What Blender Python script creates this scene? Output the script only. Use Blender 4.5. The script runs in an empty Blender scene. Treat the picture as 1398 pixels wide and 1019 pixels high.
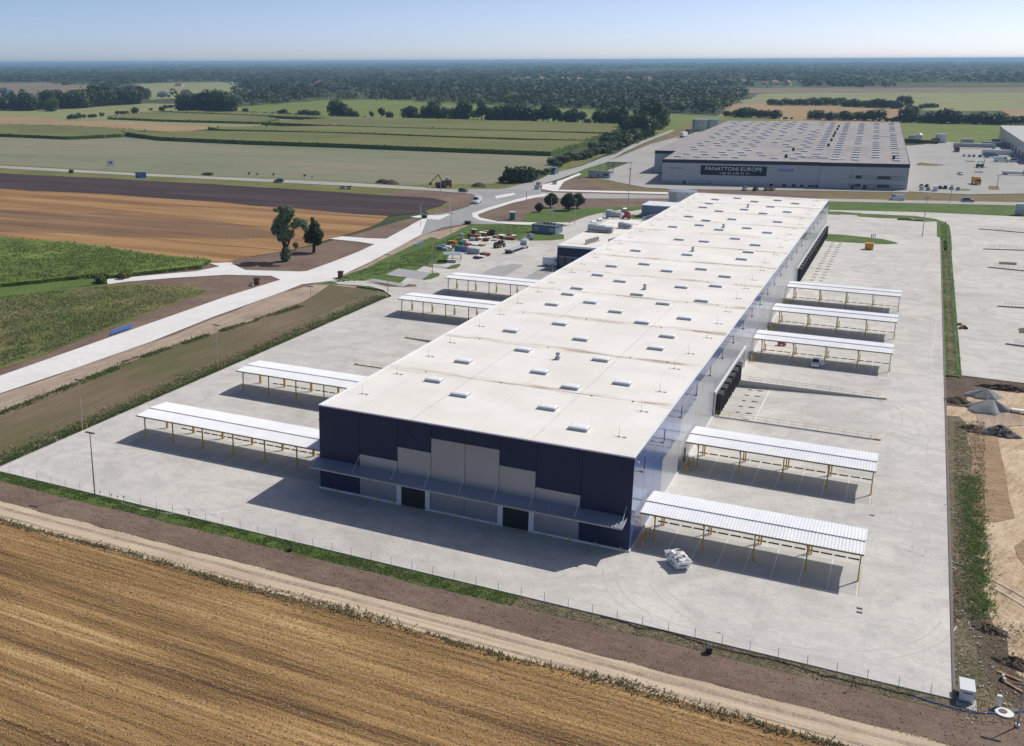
import bpy, math, random
from mathutils import Vector, Matrix
random.seed(7)
C = bpy.context.scene.collection
sc = bpy.context.scene
# ---------------------------------------------------------------- camera
W, H = 1398, 1019
FPX, PITCH, ROLL, YAW = 1411.6833, 0.263573782, -4.42525404e-03, -0.479827786
CX, CY, CZ, PX, PY = 25.498573, -112.962192, 56.4503795, 517.815362, 464.242292
def basis():
    cp, sp = math.cos(PITCH), math.sin(PITCH); cy, sy = math.cos(YAW), math.sin(YAW)
    f = Vector((sy*cp, cy*cp, -sp)); r = Vector((cy, -sy, 0)); u = r.cross(f)
    a, b = math.cos(ROLL), math.sin(ROLL)
    return f, r*a+u*b, -r*b+u*a
FW, RT, UP = basis()
CAM = Vector((CX, CY, CZ))
cd = bpy.data.cameras.new("camera"); cam = bpy.data.objects.new("camera", cd); C.objects.link(cam)
cam.matrix_world = Matrix(((RT.x, UP.x, -FW.x, CX), (RT.y, UP.y, -FW.y, CY), (RT.z, UP.z, -FW.z, CZ), (0, 0, 0, 1)))
cd.sensor_fit = 'HORIZONTAL'; cd.sensor_width = 36; cd.lens = FPX/W*36
cd.shift_x = (W/2-PX)/W; cd.shift_y = -(H/2-PY)/W
cd.clip_start = 1; cd.clip_end = 200000
sc.camera = cam
def at(px, py, z=0.0):                       # ground point under a measured image position
    d = FW*FPX+RT*(px-PX)-UP*(py-PY); t = (z-CZ)/d.z
    return CAM+d*t
def pxh(px, py, h):                          # metres of height for h pixels at that ground point
    p = at(px, py); return h*(p-CAM).dot(FW)/FPX*1.03
# ---------------------------------------------------------------- light
SUNV = Vector((6.2, 8.8, 12.0)).normalized()
wd = bpy.data.worlds.new("World"); sc.world = wd; wd.use_nodes = True
nt = wd.node_tree; nt.nodes.clear()
sky = nt.nodes.new('ShaderNodeTexSky'); sky.sky_type = 'NISHITA'; sky.sun_disc = False
sky.sun_elevation = math.asin(SUNV.z); sky.sun_rotation = math.atan2(SUNV.x, SUNV.y)
sky.air_density = .30; sky.dust_density = .75; sky.ozone_density = .4; sky.altitude = 50
bg = nt.nodes.new('ShaderNodeBackground'); bg.inputs[1].default_value = 0.14
wo = nt.nodes.new('ShaderNodeOutputWorld')
nt.links.new(sky.outputs[0], bg.inputs[0]); nt.links.new(bg.outputs[0], wo.inputs[0])
sl = bpy.data.lights.new("sun", 'SUN'); sl.energy = 3.35; sl.angle = math.radians(.5); sl.color = (1, .955, .89)
sun = bpy.data.objects.new("sun", sl); C.objects.link(sun)
sun.rotation_euler = (-SUNV).to_track_quat('-Z', 'Y').to_euler()
sc.view_settings.view_transform = 'Standard'; sc.view_settings.look = 'None'
sc.view_settings.gamma = 1; sc.view_settings.exposure = 0.12
sc.cycles.max_bounces = 6; sc.cycles.use_denoising = True; sc.cycles.volume_bounces = 0
# ---------------------------------------------------------------- helpers
def link(a, o, b, i, m): m.node_tree.links.new(a.outputs[o], b.inputs[i])
def newmat(name):
    m = bpy.data.materials.new(name); m.use_nodes = True
    return m, m.node_tree.nodes, m.node_tree.nodes['Principled BSDF']
def plain(name, col, rough=.6, metal=0., coat=0., var=.12, vs=1.5, ior=1.5, alpha=1.):
    m, N, B = newmat(name)
    tc = N.new('ShaderNodeTexCoord'); no = N.new('ShaderNodeTexNoise')
    no.inputs['Scale'].default_value = vs; no.inputs['Detail'].default_value = 5
    link(tc, 'Object', no, 'Vector', m)
    mr = N.new('ShaderNodeMapRange'); link(no, 'Fac', mr, 'Value', m)
    mr.inputs[1].default_value = .3; mr.inputs[2].default_value = .7
    mr.inputs[3].default_value = 1-var; mr.inputs[4].default_value = 1+var*.5
    mx = N.new('ShaderNodeVectorMath'); mx.operation = 'SCALE'; mx.inputs[0].default_value = col[:3]
    link(mr, 0, mx, 'Scale', m); link(mx, 0, B, 'Base Color', m)
    B.inputs['Roughness'].default_value = rough; B.inputs['Metallic'].default_value = metal
    B.inputs['Coat Weight'].default_value = coat; B.inputs['IOR'].default_value = ior
    return m
def ground(name, ramp, s1=.05, s2=1.5, mix=.5, st=(1, 1), rot=0., bump=.0, bs=3., rough=.95, s3=12., fine=.25, dist=0., st1=(1, 1), stain=0., joints=0.):
    """soil, crop or paving: broad patches + rows + grain, all in world metres"""
    m, N, B = newmat(name)
    ge = N.new('ShaderNodeNewGeometry')
    mp = N.new('ShaderNodeMapping'); mp.inputs['Rotation'].default_value = (0, 0, rot)
    link(ge, 'Position', mp, 'Vector', m)
    mp2 = N.new('ShaderNodeMapping'); mp2.inputs['Scale'].default_value = (st[0], st[1], 1)
    link(mp, 0, mp2, 'Vector', m)
    a = N.new('ShaderNodeTexNoise'); a.inputs['Scale'].default_value = s1; a.inputs['Detail'].default_value = 6
    a.inputs['Distortion'].default_value = dist
    b = N.new('ShaderNodeTexNoise'); b.inputs['Scale'].default_value = s2; b.inputs['Detail'].default_value = 6
    b.inputs['Roughness'].default_value = .65
    c = N.new('ShaderNodeTexNoise'); c.inputs['Scale'].default_value = s3; c.inputs['Detail'].default_value = 3
    mp1 = N.new('ShaderNodeMapping'); mp1.inputs['Scale'].default_value = (st1[0], st1[1], 1); link(mp, 0, mp1, 'Vector', m)
    link(mp1, 0, a, 'Vector', m); link(mp2, 0, b, 'Vector', m); link(ge, 'Position', c, 'Vector', m)
    x = N.new('ShaderNodeMix'); x.inputs[0].default_value = mix; link(a, 'Fac', x, 2, m); link(b, 'Fac', x, 3, m)
    y = N.new('ShaderNodeMix'); y.inputs[0].default_value = fine; link(x, 0, y, 2, m); link(c, 'Fac', y, 3, m)
    r = N.new('ShaderNodeValToRGB'); link(y, 0, r, 'Fac', m)
    el = r.color_ramp.elements
    while len(el) < len(ramp): el.new(.5)
    for e, (p, col) in zip(el, ramp): e.position = p
    for e, (p, col) in zip(el, ramp): e.color = (*col, 1)
    col = (r, 'Color')
    def mul(node, sock):
        nonlocal col
        v = N.new('ShaderNodeVectorMath'); v.operation = 'SCALE'; link(col[0], col[1], v, 0, m); link(node, sock, v, 'Scale', m); col = (v, 0)
    if stain:
        for sc_, di, lo in ((.09, 2.5, 1-stain), (.55, 1.2, 1-stain*.7), (2.6, .4, 1-stain*.6)):
            q = N.new('ShaderNodeTexNoise'); q.inputs['Scale'].default_value = sc_; q.inputs['Detail'].default_value = 7; q.inputs['Distortion'].default_value = di
            link(ge, 'Position', q, 'Vector', m); k = N.new('ShaderNodeMapRange'); link(q, 'Fac', k, 0, m)
            k.inputs[1].default_value = .38; k.inputs[2].default_value = .56; k.inputs[3].default_value = lo; k.inputs[4].default_value = 1.0; mul(k, 0)
    if joints:
        sx = N.new('ShaderNodeSeparateXYZ'); link(ge, 'Position', sx, 0, m)
        for ax in 'XY':
            d = N.new('ShaderNodeMath'); d.operation = 'DIVIDE'; link(sx, ax, d, 0, m); d.inputs[1].default_value = 5.2
            f = N.new('ShaderNodeMath'); f.operation = 'FRACT'; link(d, 0, f, 0, m)
            l = N.new('ShaderNodeMapRange'); l.interpolation_type = 'STEPPED' if False else 'LINEAR'; link(f, 0, l, 0, m)
            l.inputs[1].default_value = .008; l.inputs[2].default_value = .014; l.inputs[3].default_value = 1-joints; l.inputs[4].default_value = 1; mul(l, 0)
    link(col[0], col[1], B, 'Base Color', m)
    B.inputs['Roughness'].default_value = rough; B.inputs['Specular IOR Level'].default_value = .2
    if bump:
        bp = N.new('ShaderNodeBump'); bp.inputs['Strength'].default_value = 1; bp.inputs['Distance'].default_value = bump
        link(y, 0, bp, 'Height', m); link(bp, 0, B, 'Normal', m)
    return m
def leafmat(name, a, b, tr=.25):
    m, N, B = newmat(name)
    ge = N.new('ShaderNodeNewGeometry'); oi = N.new('ShaderNodeObjectInfo')
    r = N.new('ShaderNodeValToRGB'); link(ge, 'Random Per Island', r, 'Fac', m)
    r.color_ramp.elements[0].color = (*a, 1); r.color_ramp.elements[1].color = (*b, 1)
    mr = N.new('ShaderNodeMapRange'); link(oi, 'Random', mr, 0, m); mr.inputs[3].default_value = .7; mr.inputs[4].default_value = 1.25
    v = N.new('ShaderNodeVectorMath'); v.operation = 'SCALE'; link(r, 'Color', v, 0, m); link(mr, 0, v, 'Scale', m)
    link(v, 0, B, 'Base Color', m); B.inputs['Roughness'].default_value = .6
    B.inputs['Specular IOR Level'].default_value = .25
    t = N.new('ShaderNodeBsdfTranslucent'); link(v, 0, t, 'Color', m)
    mx = N.new('ShaderNodeMixShader'); mx.inputs[0].default_value = tr
    link(B, 0, mx, 1, m); link(t, 0, mx, 2, m)
    out = N['Material Output']; link(mx, 0, out, 'Surface', m)
    return m
class MB:
    def __init__(s): s.v = []; s.f = []; s.m = []
    def face(s, pts, mi=0):
        n = len(s.v); s.v += [tuple(p) for p in pts]; s.f.append(tuple(range(n, n+len(pts)))); s.m.append(mi)
    def box(s, x0, x1, y0, y1, z0, z1, mi=0, rz=0., c=(0, 0)):
        n = len(s.v); ca, sa = math.cos(rz), math.sin(rz)
        for z in (z0, z1):
            for x, y in ((x0, y0), (x1, y0), (x1, y1), (x0, y1)):
                s.v.append((c[0]+x*ca-y*sa, c[1]+x*sa+y*ca, z))
        for q in ((3, 2, 1, 0), (4, 5, 6, 7), (0, 1, 5, 4), (1, 2, 6, 5), (2, 3, 7, 6), (3, 0, 4, 7)):
            s.f.append(tuple(n+i for i in q)); s.m.append(mi)
    def prism(s, poly, z0, z1, mi=0, mt=None):
        n = len(s.v); k = len(poly)
        a = sum(poly[i][0]*poly[(i+1) % k][1]-poly[(i+1) % k][0]*poly[i][1] for i in range(k))
        if a < 0: poly = poly[::-1]
        s.v += [(p[0], p[1], z0) for p in poly]+[(p[0], p[1], z1) for p in poly]
        s.f.append(tuple(range(n+k, n+2*k))); s.m.append(mi if mt is None else mt)
        for i in range(k):
            j = (i+1) % k; s.f.append((n+i, n+j, n+k+j, n+k+i)); s.m.append(mi)
    def xprism(s, prof, y0, y1, mi=0):      # side profile in x-z, extruded along y
        n = len(s.v); k = len(prof)
        s.v += [(p[0], y0, p[1]) for p in prof]+[(p[0], y1, p[1]) for p in prof]
        s.f.append(tuple(range(n, n+k))); s.f.append(tuple(range(n+2*k-1, n+k-1, -1))); s.m += [mi, mi]
        for i in range(k):
            j = (i+1) % k; s.f.append((n+j, n+i, n+k+i, n+k+j)); s.m.append(mi)
    def tube(s, p0, p1, r0, r1=None, n=8, mi=0, caps=True):
        r1 = r0 if r1 is None else r1; p0 = Vector(p0); p1 = Vector(p1); d = (p1-p0).normalized()
        a = d.orthogonal().normalized(); b = d.cross(a); k = len(s.v)
        for p, r in ((p0, r0), (p1, r1)):
            for i in range(n):
                t = 2*math.pi*i/n; s.v.append(tuple(p+a*r*math.cos(t)+b*r*math.sin(t)))
        for i in range(n):
            j = (i+1) % n; s.f.append((k+i, k+j, k+n+j, k+n+i)); s.m.append(mi)
        if caps:
            s.f.append(tuple(range(k+n-1, k-1, -1))); s.m.append(mi)
            s.f.append(tuple(range(k+n, k+2*n))); s.m.append(mi)
    def build(s, name, mats, parent=None, smooth=False, loc=None, rz=0.):
        me = bpy.data.meshes.new(name); me.from_pydata(s.v, [], s.f)
        for m in (mats if isinstance(mats, (list, tuple)) else [mats]): me.materials.append(m)
        me.polygons.foreach_set('material_index', s.m)
        if smooth: me.polygons.foreach_set('use_smooth', [True]*len(s.f))
        me.update(); o = bpy.data.objects.new(name, me); C.objects.link(o)
        if parent: o.parent = parent
        if loc is not None: o.location = loc
        o.rotation_euler.z = rz
        return o
def tag(o, label=None, cat=None, group=None, kind=None):
    if label: o['label'] = label
    if cat: o['category'] = cat
    if group: o['group'] = group
    if kind: o['kind'] = kind
    return o
def thing(name, label, cat, loc=(0, 0, 0), rz=0., group=None):
    o = bpy.data.objects.new(name, None); C.objects.link(o); o.location = loc; o.rotation_euler.z = rz
    o.empty_display_size = .5
    return tag(o, label, cat, group)
KIDS = {}
def copy_tree(o, loc=None, rz=None, label=None, group=None, parent=None, scale=None):
    c = o.copy(); C.objects.link(c)
    if parent: c.parent = parent
    if loc is not None: c.location = loc
    if rz is not None: c.rotation_euler.z = rz
    if scale is not None: c.scale = (scale,)*3 if not isinstance(scale, tuple) else scale
    if label: c['label'] = label
    if group: c['group'] = group
    if o.name not in KIDS: KIDS[o.name] = list(o.children)
    for ch in KIDS[o.name]: copy_tree(ch, parent=c)
    return c
ORD = ['first', 'second', 'third', 'fourth', 'fifth', 'sixth', 'seventh', 'eighth', 'ninth', 'tenth', 'eleventh', 'twelfth',
       'thirteenth', 'fourteenth', 'fifteenth', 'sixteenth', 'seventeenth', 'eighteenth', 'nineteenth', 'twentieth']
def ordn(i):
    if i < 20: return ORD[i]
    t = ['twenty', 'thirty', 'forty', 'fifty', 'sixty', 'seventy', 'eighty', 'ninety'][(i+1)//10-2]
    r = (i+1) % 10
    return {'twenty': 'twentieth', 'thirty': 'thirtieth', 'forty': 'fortieth', 'fifty': 'fiftieth', 'sixty': 'sixtieth', 'seventy': 'seventieth', 'eighty': 'eightieth', 'ninety': 'ninetieth'}[t] if r == 0 else t+'-'+ORD[r-1]
LAY = [0]
def sheet(name, pts, mat, z, px=True, kind='structure', parent=None):
    P = [at(*p) for p in pts] if px else [Vector((p[0], p[1], 0)) for p in pts]
    from mathutils.geometry import tessellate_polygon
    tr = tessellate_polygon([P]); me = bpy.data.meshes.new(name)
    me.from_pydata([(p.x, p.y, z) for p in P], [], [tuple(t) for t in tr]); me.materials.append(mat)
    import bmesh
    bm = bmesh.new(); bm.from_mesh(me)
    for f in bm.faces:
        f.normal_update()
        if f.normal.z < 0: f.normal_flip()
    bm.to_mesh(me); bm.free()
    o = bpy.data.objects.new(name, me); C.objects.link(o); o['kind'] = kind
    if parent: o.parent = parent
    return o
def wobble(pts, amp=.8, step=4., seed=1, closed=True):       # break up straight pixel outlines, in metres
    r = random.Random(seed); P = [at(*p) for p in pts]; out = []; n = len(P)
    for i in range(n if closed else n-1):
        a, b = P[i], P[(i+1) % n]; L = (b-a).length; d = (a-CAM).length
        k = max(1, min(14, int(L/(step*max(1, d/120)))))
        nn = Vector((-(b-a).y, (b-a).x, 0)).normalized()
        for j in range(k):
            out.append(a.lerp(b, j/k)+nn*(r.uniform(-1, 1)*amp*max(1, min(2.5, d/200)) if j else 0))
    return [(p.x, p.y) for p in out]

# ---------------------------------------------------------------- materials
def K(*h):
    out = []
    for c in h:
        c /= 255; out.append(c/12.92 if c <= .04045 else ((c+.055)/1.055)**2.4)
    return tuple(out)
M = {}
M['forestfloor'] = ground('forest floor', [(.38, K(46, 58, 38)), (.5, K(70, 82, 50)), (.62, K(112, 116, 76))], s1=.003, s2=.02, mix=.5)
M['concrete'] = ground('yard concrete', [(.30, K(184, 181, 174)), (.44, K(203, 199, 192)), (.56, K(214, 210, 202)), (.70, K(226, 221, 212))], s1=.045, s2=.2, mix=.42, st=(.6, 1.7), rough=.8, s3=4, fine=.25, dist=.6, stain=.12, joints=.10)
M['concrete_light'] = ground('white concrete road', [(.3, K(218, 216, 212)), (.5, K(231, 229, 225)), (.7, K(238, 236, 232))], s1=.08, s2=.6, mix=.4, rough=.8, s3=5, fine=.2, stain=.05)
M['asphalt'] = ground('grey asphalt', [(.3, K(140, 140, 141)), (.5, K(158, 158, 157)), (.7, K(176, 174, 170))], s1=.05, s2=.5, mix=.5, rough=.85)
M['road_far'] = ground('pale asphalt', [(.3, K(150, 148, 145)), (.5, K(170, 168, 163)), (.7, K(186, 182, 175))], s1=.03, s2=.3, mix=.5, rough=.85)
M['paver'] = ground('grey pavers', [(.3, K(150, 151, 151)), (.5, K(166, 166, 165)), (.7, K(182, 181, 177))], s1=.2, s2=2, mix=.5, rough=.85)
M['bay'] = ground('worn bay pavers', [(.3, K(160, 159, 156)), (.5, K(182, 180, 175)), (.7, K(198, 195, 189))], s1=.3, s2=1, mix=.5, rough=.85)
M['stubble'] = ground('golden stubble', [(.37, K(72, 56, 42)), (.44, K(110, 86, 58)), (.50, K(146, 115, 74)), (.56, K(174, 141, 95)), (.63, K(206, 177, 131))], s1=.33, s2=1.5, mix=.52, st=(.035, 1.5), st1=(.06, 1), rot=.012, bump=.3, s3=5., fine=.27, dist=.25)
M['gold_far'] = ground('golden field', [(.38, K(96, 72, 54)), (.46, K(136, 103, 70)), (.54, K(164, 128, 84)), (.64, K(188, 154, 108))], s1=.09, s2=.45, mix=.5, st=(.05, 1.6), st1=(.08, 1), rot=-.02, bump=.2, s3=3., fine=.25)
M['track'] = ground('sandy track', [(.34, K(160, 142, 122)), (.46, K(188, 170, 146)), (.56, K(206, 190, 164)), (.7, K(216, 202, 178))], s1=.2, s2=.8, mix=.7, st=(.05, 1.9), bump=.12, s3=5, fine=.3)
M['soil'] = ground('bare brown soil', [(.34, K(92, 76, 68)), (.48, K(118, 99, 87)), (.6, K(138, 120, 104)), (.72, K(156, 140, 120))], s1=.07, s2=.9, mix=.5, st=(.5, 1), bump=.2, s3=5, fine=.35)
M['soil_pale'] = ground('pale dirt', [(.34, K(130, 112, 98)), (.5, K(168, 150, 132)), (.65, K(194, 176, 154))], s1=.12, s2=.9, mix=.6, st=(1.6, .15), bump=.15, s3=5, fine=.3)
M['soil_green'] = ground('brown soil with young grass', [(.37, K(84, 96, 54)), (.455, K(99, 97, 66)), (.53, K(114, 101, 78)), (.66, K(134, 117, 98))], s1=.022, s2=.5, mix=.4, st=(1.3, .15), bump=.15, s3=4, fine=.22)
M['gold_dark'] = ground('brownish stubble', [(.38, K(90, 70, 58)), (.46, K(118, 92, 70)), (.54, K(142, 112, 80)), (.64, K(166, 134, 96))], s1=.09, s2=.45, mix=.5, st=(.05, 1.6), st1=(.08, 1), rot=-.02, bump=.2, s3=3., fine=.3)
M['plough'] = ground('dark ploughed earth', [(.37, K(50, 41, 43)), (.5, K(70, 58, 58)), (.63, K(92, 77, 73))], s1=.08, s2=.6, mix=.5, st=(.04, 1.5), st1=(.1, 1), rot=-.04, bump=.3, s3=2, fine=.3)
M['grass'] = ground('green grass', [(.34, K(62, 84, 40)), (.48, K(84, 106, 50)), (.6, K(104, 122, 62)), (.74, K(134, 140, 88))], s1=.1, s2=1.3, mix=.6, bump=.2, s3=4, fine=.3)
M['meadow'] = ground('dry meadow', [(.36, K(76, 94, 46)), (.46, K(98, 108, 56)), (.55, K(124, 116, 72)), (.66, K(168, 158, 122))], s1=.03, s2=.4, mix=.45, st=(.5, 1.3), bump=.3, s3=3, fine=.25)
M['corn_green'] = ground('leafy green crop', [(.34, K(74, 96, 42)), (.5, K(102, 120, 56)), (.66, K(134, 142, 80))], s1=.04, s2=.5, mix=.6, st=(.3, 1.2), bump=.6, s3=2.5, fine=.35)
M['corn_top'] = ground('tasselled corn', [(.34, K(86, 96, 54)), (.5, K(112, 114, 68)), (.66, K(136, 130, 84))], s1=.01, s2=.25, mix=.5, st=(.12, 1), bump=.4, s3=1., fine=.3)
M['corn_side'] = ground('corn stalks', [(.34, K(58, 82, 36)), (.5, K(86, 110, 50)), (.66, K(112, 132, 66))], s1=.05, s2=.6, mix=.6, bump=.4, s3=1.5, fine=.3)
M['fieldgrey'] = ground('grey green field', [(.38, K(106, 116, 84)), (.47, K(126, 130, 102)), (.55, K(138, 132, 110)), (.64, K(152, 142, 120))], s1=.014, s2=.12, mix=.5, st=(.06, 1.4), st1=(.35, 1), rot=-.03, s3=1., fine=.15)
M['fieldtan'] = ground('tan field', [(.34, K(142, 116, 88)), (.5, K(160, 134, 98)), (.66, K(172, 148, 112))], s1=.01, s2=.15, mix=.5, st=(.1, 1), s3=1, fine=.2)
M['fieldpale'] = ground('pale field', [(.34, K(120, 126, 82)), (.5, K(138, 140, 94)), (.66, K(152, 150, 108))], s1=.01, s2=.15, mix=.5, st=(.1, 1), s3=1, fine=.2)
M['fieldgreen'] = ground('bright green field', [(.34, K(96, 112, 52)), (.5, K(112, 124, 62)), (.66, K(126, 134, 74))], s1=.02, s2=.3, mix=.5, st=(.3, 1), s3=1, fine=.25)
M['fieldbrown'] = ground('brown far field', [(.34, K(104, 92, 80)), (.5, K(128, 114, 94)), (.66, K(146, 132, 106))], s1=.008, s2=.1, mix=.5, st=(.1, 1), s3=1, fine=.2)
M['verge'] = ground('yellowing verge', [(.34, K(74, 88, 44)), (.5, K(112, 114, 62)), (.66, K(146, 138, 90))], s1=.05, s2=.5, mix=.6, bump=.2, s3=3, fine=.3)
M['rough_grass'] = ground('rough brown grass', [(.34, K(92, 84, 58)), (.5, K(122, 108, 76)), (.66, K(146, 130, 98))], s1=.08, s2=.8, mix=.6, bump=.2, s3=3, fine=.3)
M['sand'] = ground('graded sand', [(.36, K(150, 128, 102)), (.46, K(186, 164, 134)), (.56, K(208, 188, 158)), (.68, K(224, 208, 182))], s1=.12, s2=.9, mix=.6, st=(1.6, .25), rot=.3, bump=.5, s3=3, fine=.3, dist=1.2)
M['sand_brown'] = ground('brown sand', [(.34, K(128, 104, 78)), (.5, K(156, 132, 104)), (.66, K(184, 160, 130))], s1=.2, s2=1, mix=.6, st=(.4, 1.2), bump=.2, s3=3, fine=.3)
M['topsoil'] = ground('dark topsoil', [(.34, K(74, 62, 54)), (.5, K(104, 90, 78)), (.66, K(140, 124, 106))], s1=.3, s2=1.6, mix=.6, bump=.5, s3=6, fine=.35)
M['weedsoil'] = ground('weedy rubble soil', [(.36, K(70, 84, 48)), (.46, K(100, 96, 72)), (.55, K(134, 122, 100)), (.66, K(166, 154, 134))], s1=.25, s2=1.8, mix=.6, bump=.4, s3=6, fine=.35)
M['gravel'] = ground('grey gravel', [(.34, K(120, 120, 122)), (.5, K(148, 148, 150)), (.66, K(172, 172, 172))], s1=.5, s2=4, mix=.5, bump=.15, s3=12, fine=.4)
M['rubble'] = ground('broken rubble', [(.36, K(92, 88, 86)), (.5, K(132, 126, 120)), (.64, K(176, 168, 158))], s1=1, s2=3, mix=.5, bump=.4, s3=8, fine=.4)
M['kerb'] = plain('kerb concrete', K(196, 194, 190), .85)
M['kerb_dark'] = plain('dark kerb', K(120, 108, 108), .85)
M['line'] = plain('white paint', K(232, 230, 224), .7)
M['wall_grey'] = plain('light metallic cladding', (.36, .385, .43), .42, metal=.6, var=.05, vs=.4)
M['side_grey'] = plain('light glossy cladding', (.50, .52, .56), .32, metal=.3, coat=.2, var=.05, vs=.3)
M['lit_navy'] = plain('glossy lit navy cladding', (.045, .11, .30), .26, coat=.5, var=.1, vs=.3, ior=1.6)  # same navy as the front, lightened: ground reflection put into the base colour
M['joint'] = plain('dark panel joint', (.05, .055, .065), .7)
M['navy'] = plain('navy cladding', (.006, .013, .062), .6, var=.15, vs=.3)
M['black'] = plain('black rubber', (.012, .012, .014), .6)
M['door_dark'] = plain('dark gate', (.010, .011, .014), .5)
M['white'] = plain('white painted steel', (.78, .79, .80), .4, var=.08)
M['whitebright'] = plain('white coated sheet', (.87, .88, .89), .38, var=.08, vs=.4)
M['awning'] = plain('blue grey awning sheet', (.42, .45, .52), .35, metal=.4, var=.08)
M['yellow'] = plain('yellow safety paint', K(216, 172, 40), .5)
M['steel'] = plain('galvanised steel', (.42, .43, .44), .4, metal=.6)
M['tank'] = plain('galvanised tank sheet', (.50, .54, .56), .36, metal=.7, var=.25, vs=.8)
M['post'] = plain('brown grey steel', K(134, 122, 96), .5)
M['lamp'] = plain('lamp post grey', K(176, 174, 168), .5)
M['darksteel'] = plain('dark grey steel', (.03, .03, .035), .5)
M['glass'] = plain('dark window glass', (.02, .03, .04), .08, coat=.5, var=.05)
M['glasslight'] = plain('pale shelter glass', (.40, .48, .50), .15, coat=.5, var=.1)
M['tyre'] = plain('tyre rubber', (.02, .02, .02), .8)
M['rim'] = plain('alloy rim', (.45, .45, .46), .3, metal=.8)
M['red'] = plain('red paint', K(170, 36, 32), .4, coat=.4)
M['blue'] = plain('blue plastic', K(50, 104, 176), .45)
M['bluesign'] = plain('blue sign sheet', K(84, 132, 180), .5)
M['teal'] = plain('green plastic', K(20, 128, 110), .5)
M['silver'] = plain('silver paint', (.42, .44, .46), .3, metal=.5, coat=.6)
M['carwhite'] = plain('white car paint', (.78, .79, .80), .25, coat=.8, var=.03)
M['carblack'] = plain('black car paint', (.012, .013, .016), .2, coat=.8)
M['carblue'] = plain('dark blue car paint', (.05, .09, .17), .25, coat=.8)
M['truckblue'] = plain('blue truck paint', K(46, 92, 128), .35, coat=.5)
M['orange'] = plain('orange paint', K(212, 150, 48), .5)
M['wood'] = plain('raw timber', K(176, 138, 96), .8, var=.35, vs=4)
M['brown'] = plain('brown boards', K(120, 84, 60), .8, var=.3, vs=4)
M['portacabin'] = plain('grey white cabin wall', K(178, 186, 192), .6)
M['bluegrey'] = plain('blue grey shed wall', K(112, 134, 156), .55)
M['roofdark'] = plain('dark flat roof', K(82, 90, 100), .8)
M['rooftile'] = plain('red roof tile', K(172, 118, 106), .9, var=.3, vs=.4)
M['rooftile_dark'] = plain('dark red roof tile', K(112, 52, 50), .9, var=.3, vs=.4)
M['housewall'] = plain('pale house wall', K(214, 208, 196), .9)
M['mahle_wall'] = plain('pale blue grey cladding', (.44, .47, .50), .4, metal=.35, var=.06, vs=.3)
M['mahle_navy'] = plain('navy parapet cladding', (.015, .02, .06), .5)
M['banner'] = plain('navy banner', (.012, .016, .035), .8)
M['letter'] = plain('white lettering', (.9, .9, .9), .8, var=.02)
M['letterblue'] = plain('blue lettering', (.03, .15, .9), .5, var=.02)
M['letterdark'] = plain('dark lettering', (.04, .05, .07), .7, var=.02)
M['bark'] = plain('bark', K(70, 58, 46), .95, var=.4, vs=4)
M['rubbish'] = plain('white plaster rubble', (.85, .85, .84), .9, var=.15, vs=6)
M['leaf_dark'] = leafmat('dark leaves', (.024, .042, .016), (.070, .105, .036))
M['leaf_mid'] = leafmat('mid green leaves', (.05, .08, .026), (.14, .185, .066), .3)
M['leaf_pale'] = leafmat('pale willow leaves', (.10, .14, .07), (.26, .32, .18), .4)
M['leaf_yellow'] = leafmat('yellowish leaves', (.10, .12, .02), (.24, .26, .06))
M['grassblade'] = leafmat('grass blades', (.11, .17, .045), (.28, .36, .13), .4)
M['dryblade'] = leafmat('dry weed stalks', (.24, .20, .13), (.55, .48, .33), .4)
M['dryedge'] = leafmat('edge weeds', (.17, .16, .08), (.48, .41, .26), .4)
M['cropleaf'] = leafmat('maize leaves', (.13, .20, .045), (.30, .37, .12), .4)
M['straw'] = leafmat('straw', (.44, .29, .13), (.76, .58, .34), .4)
M['cornleaf'] = leafmat('corn leaves', (.07, .12, .025), (.20, .27, .08), .35)
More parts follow.
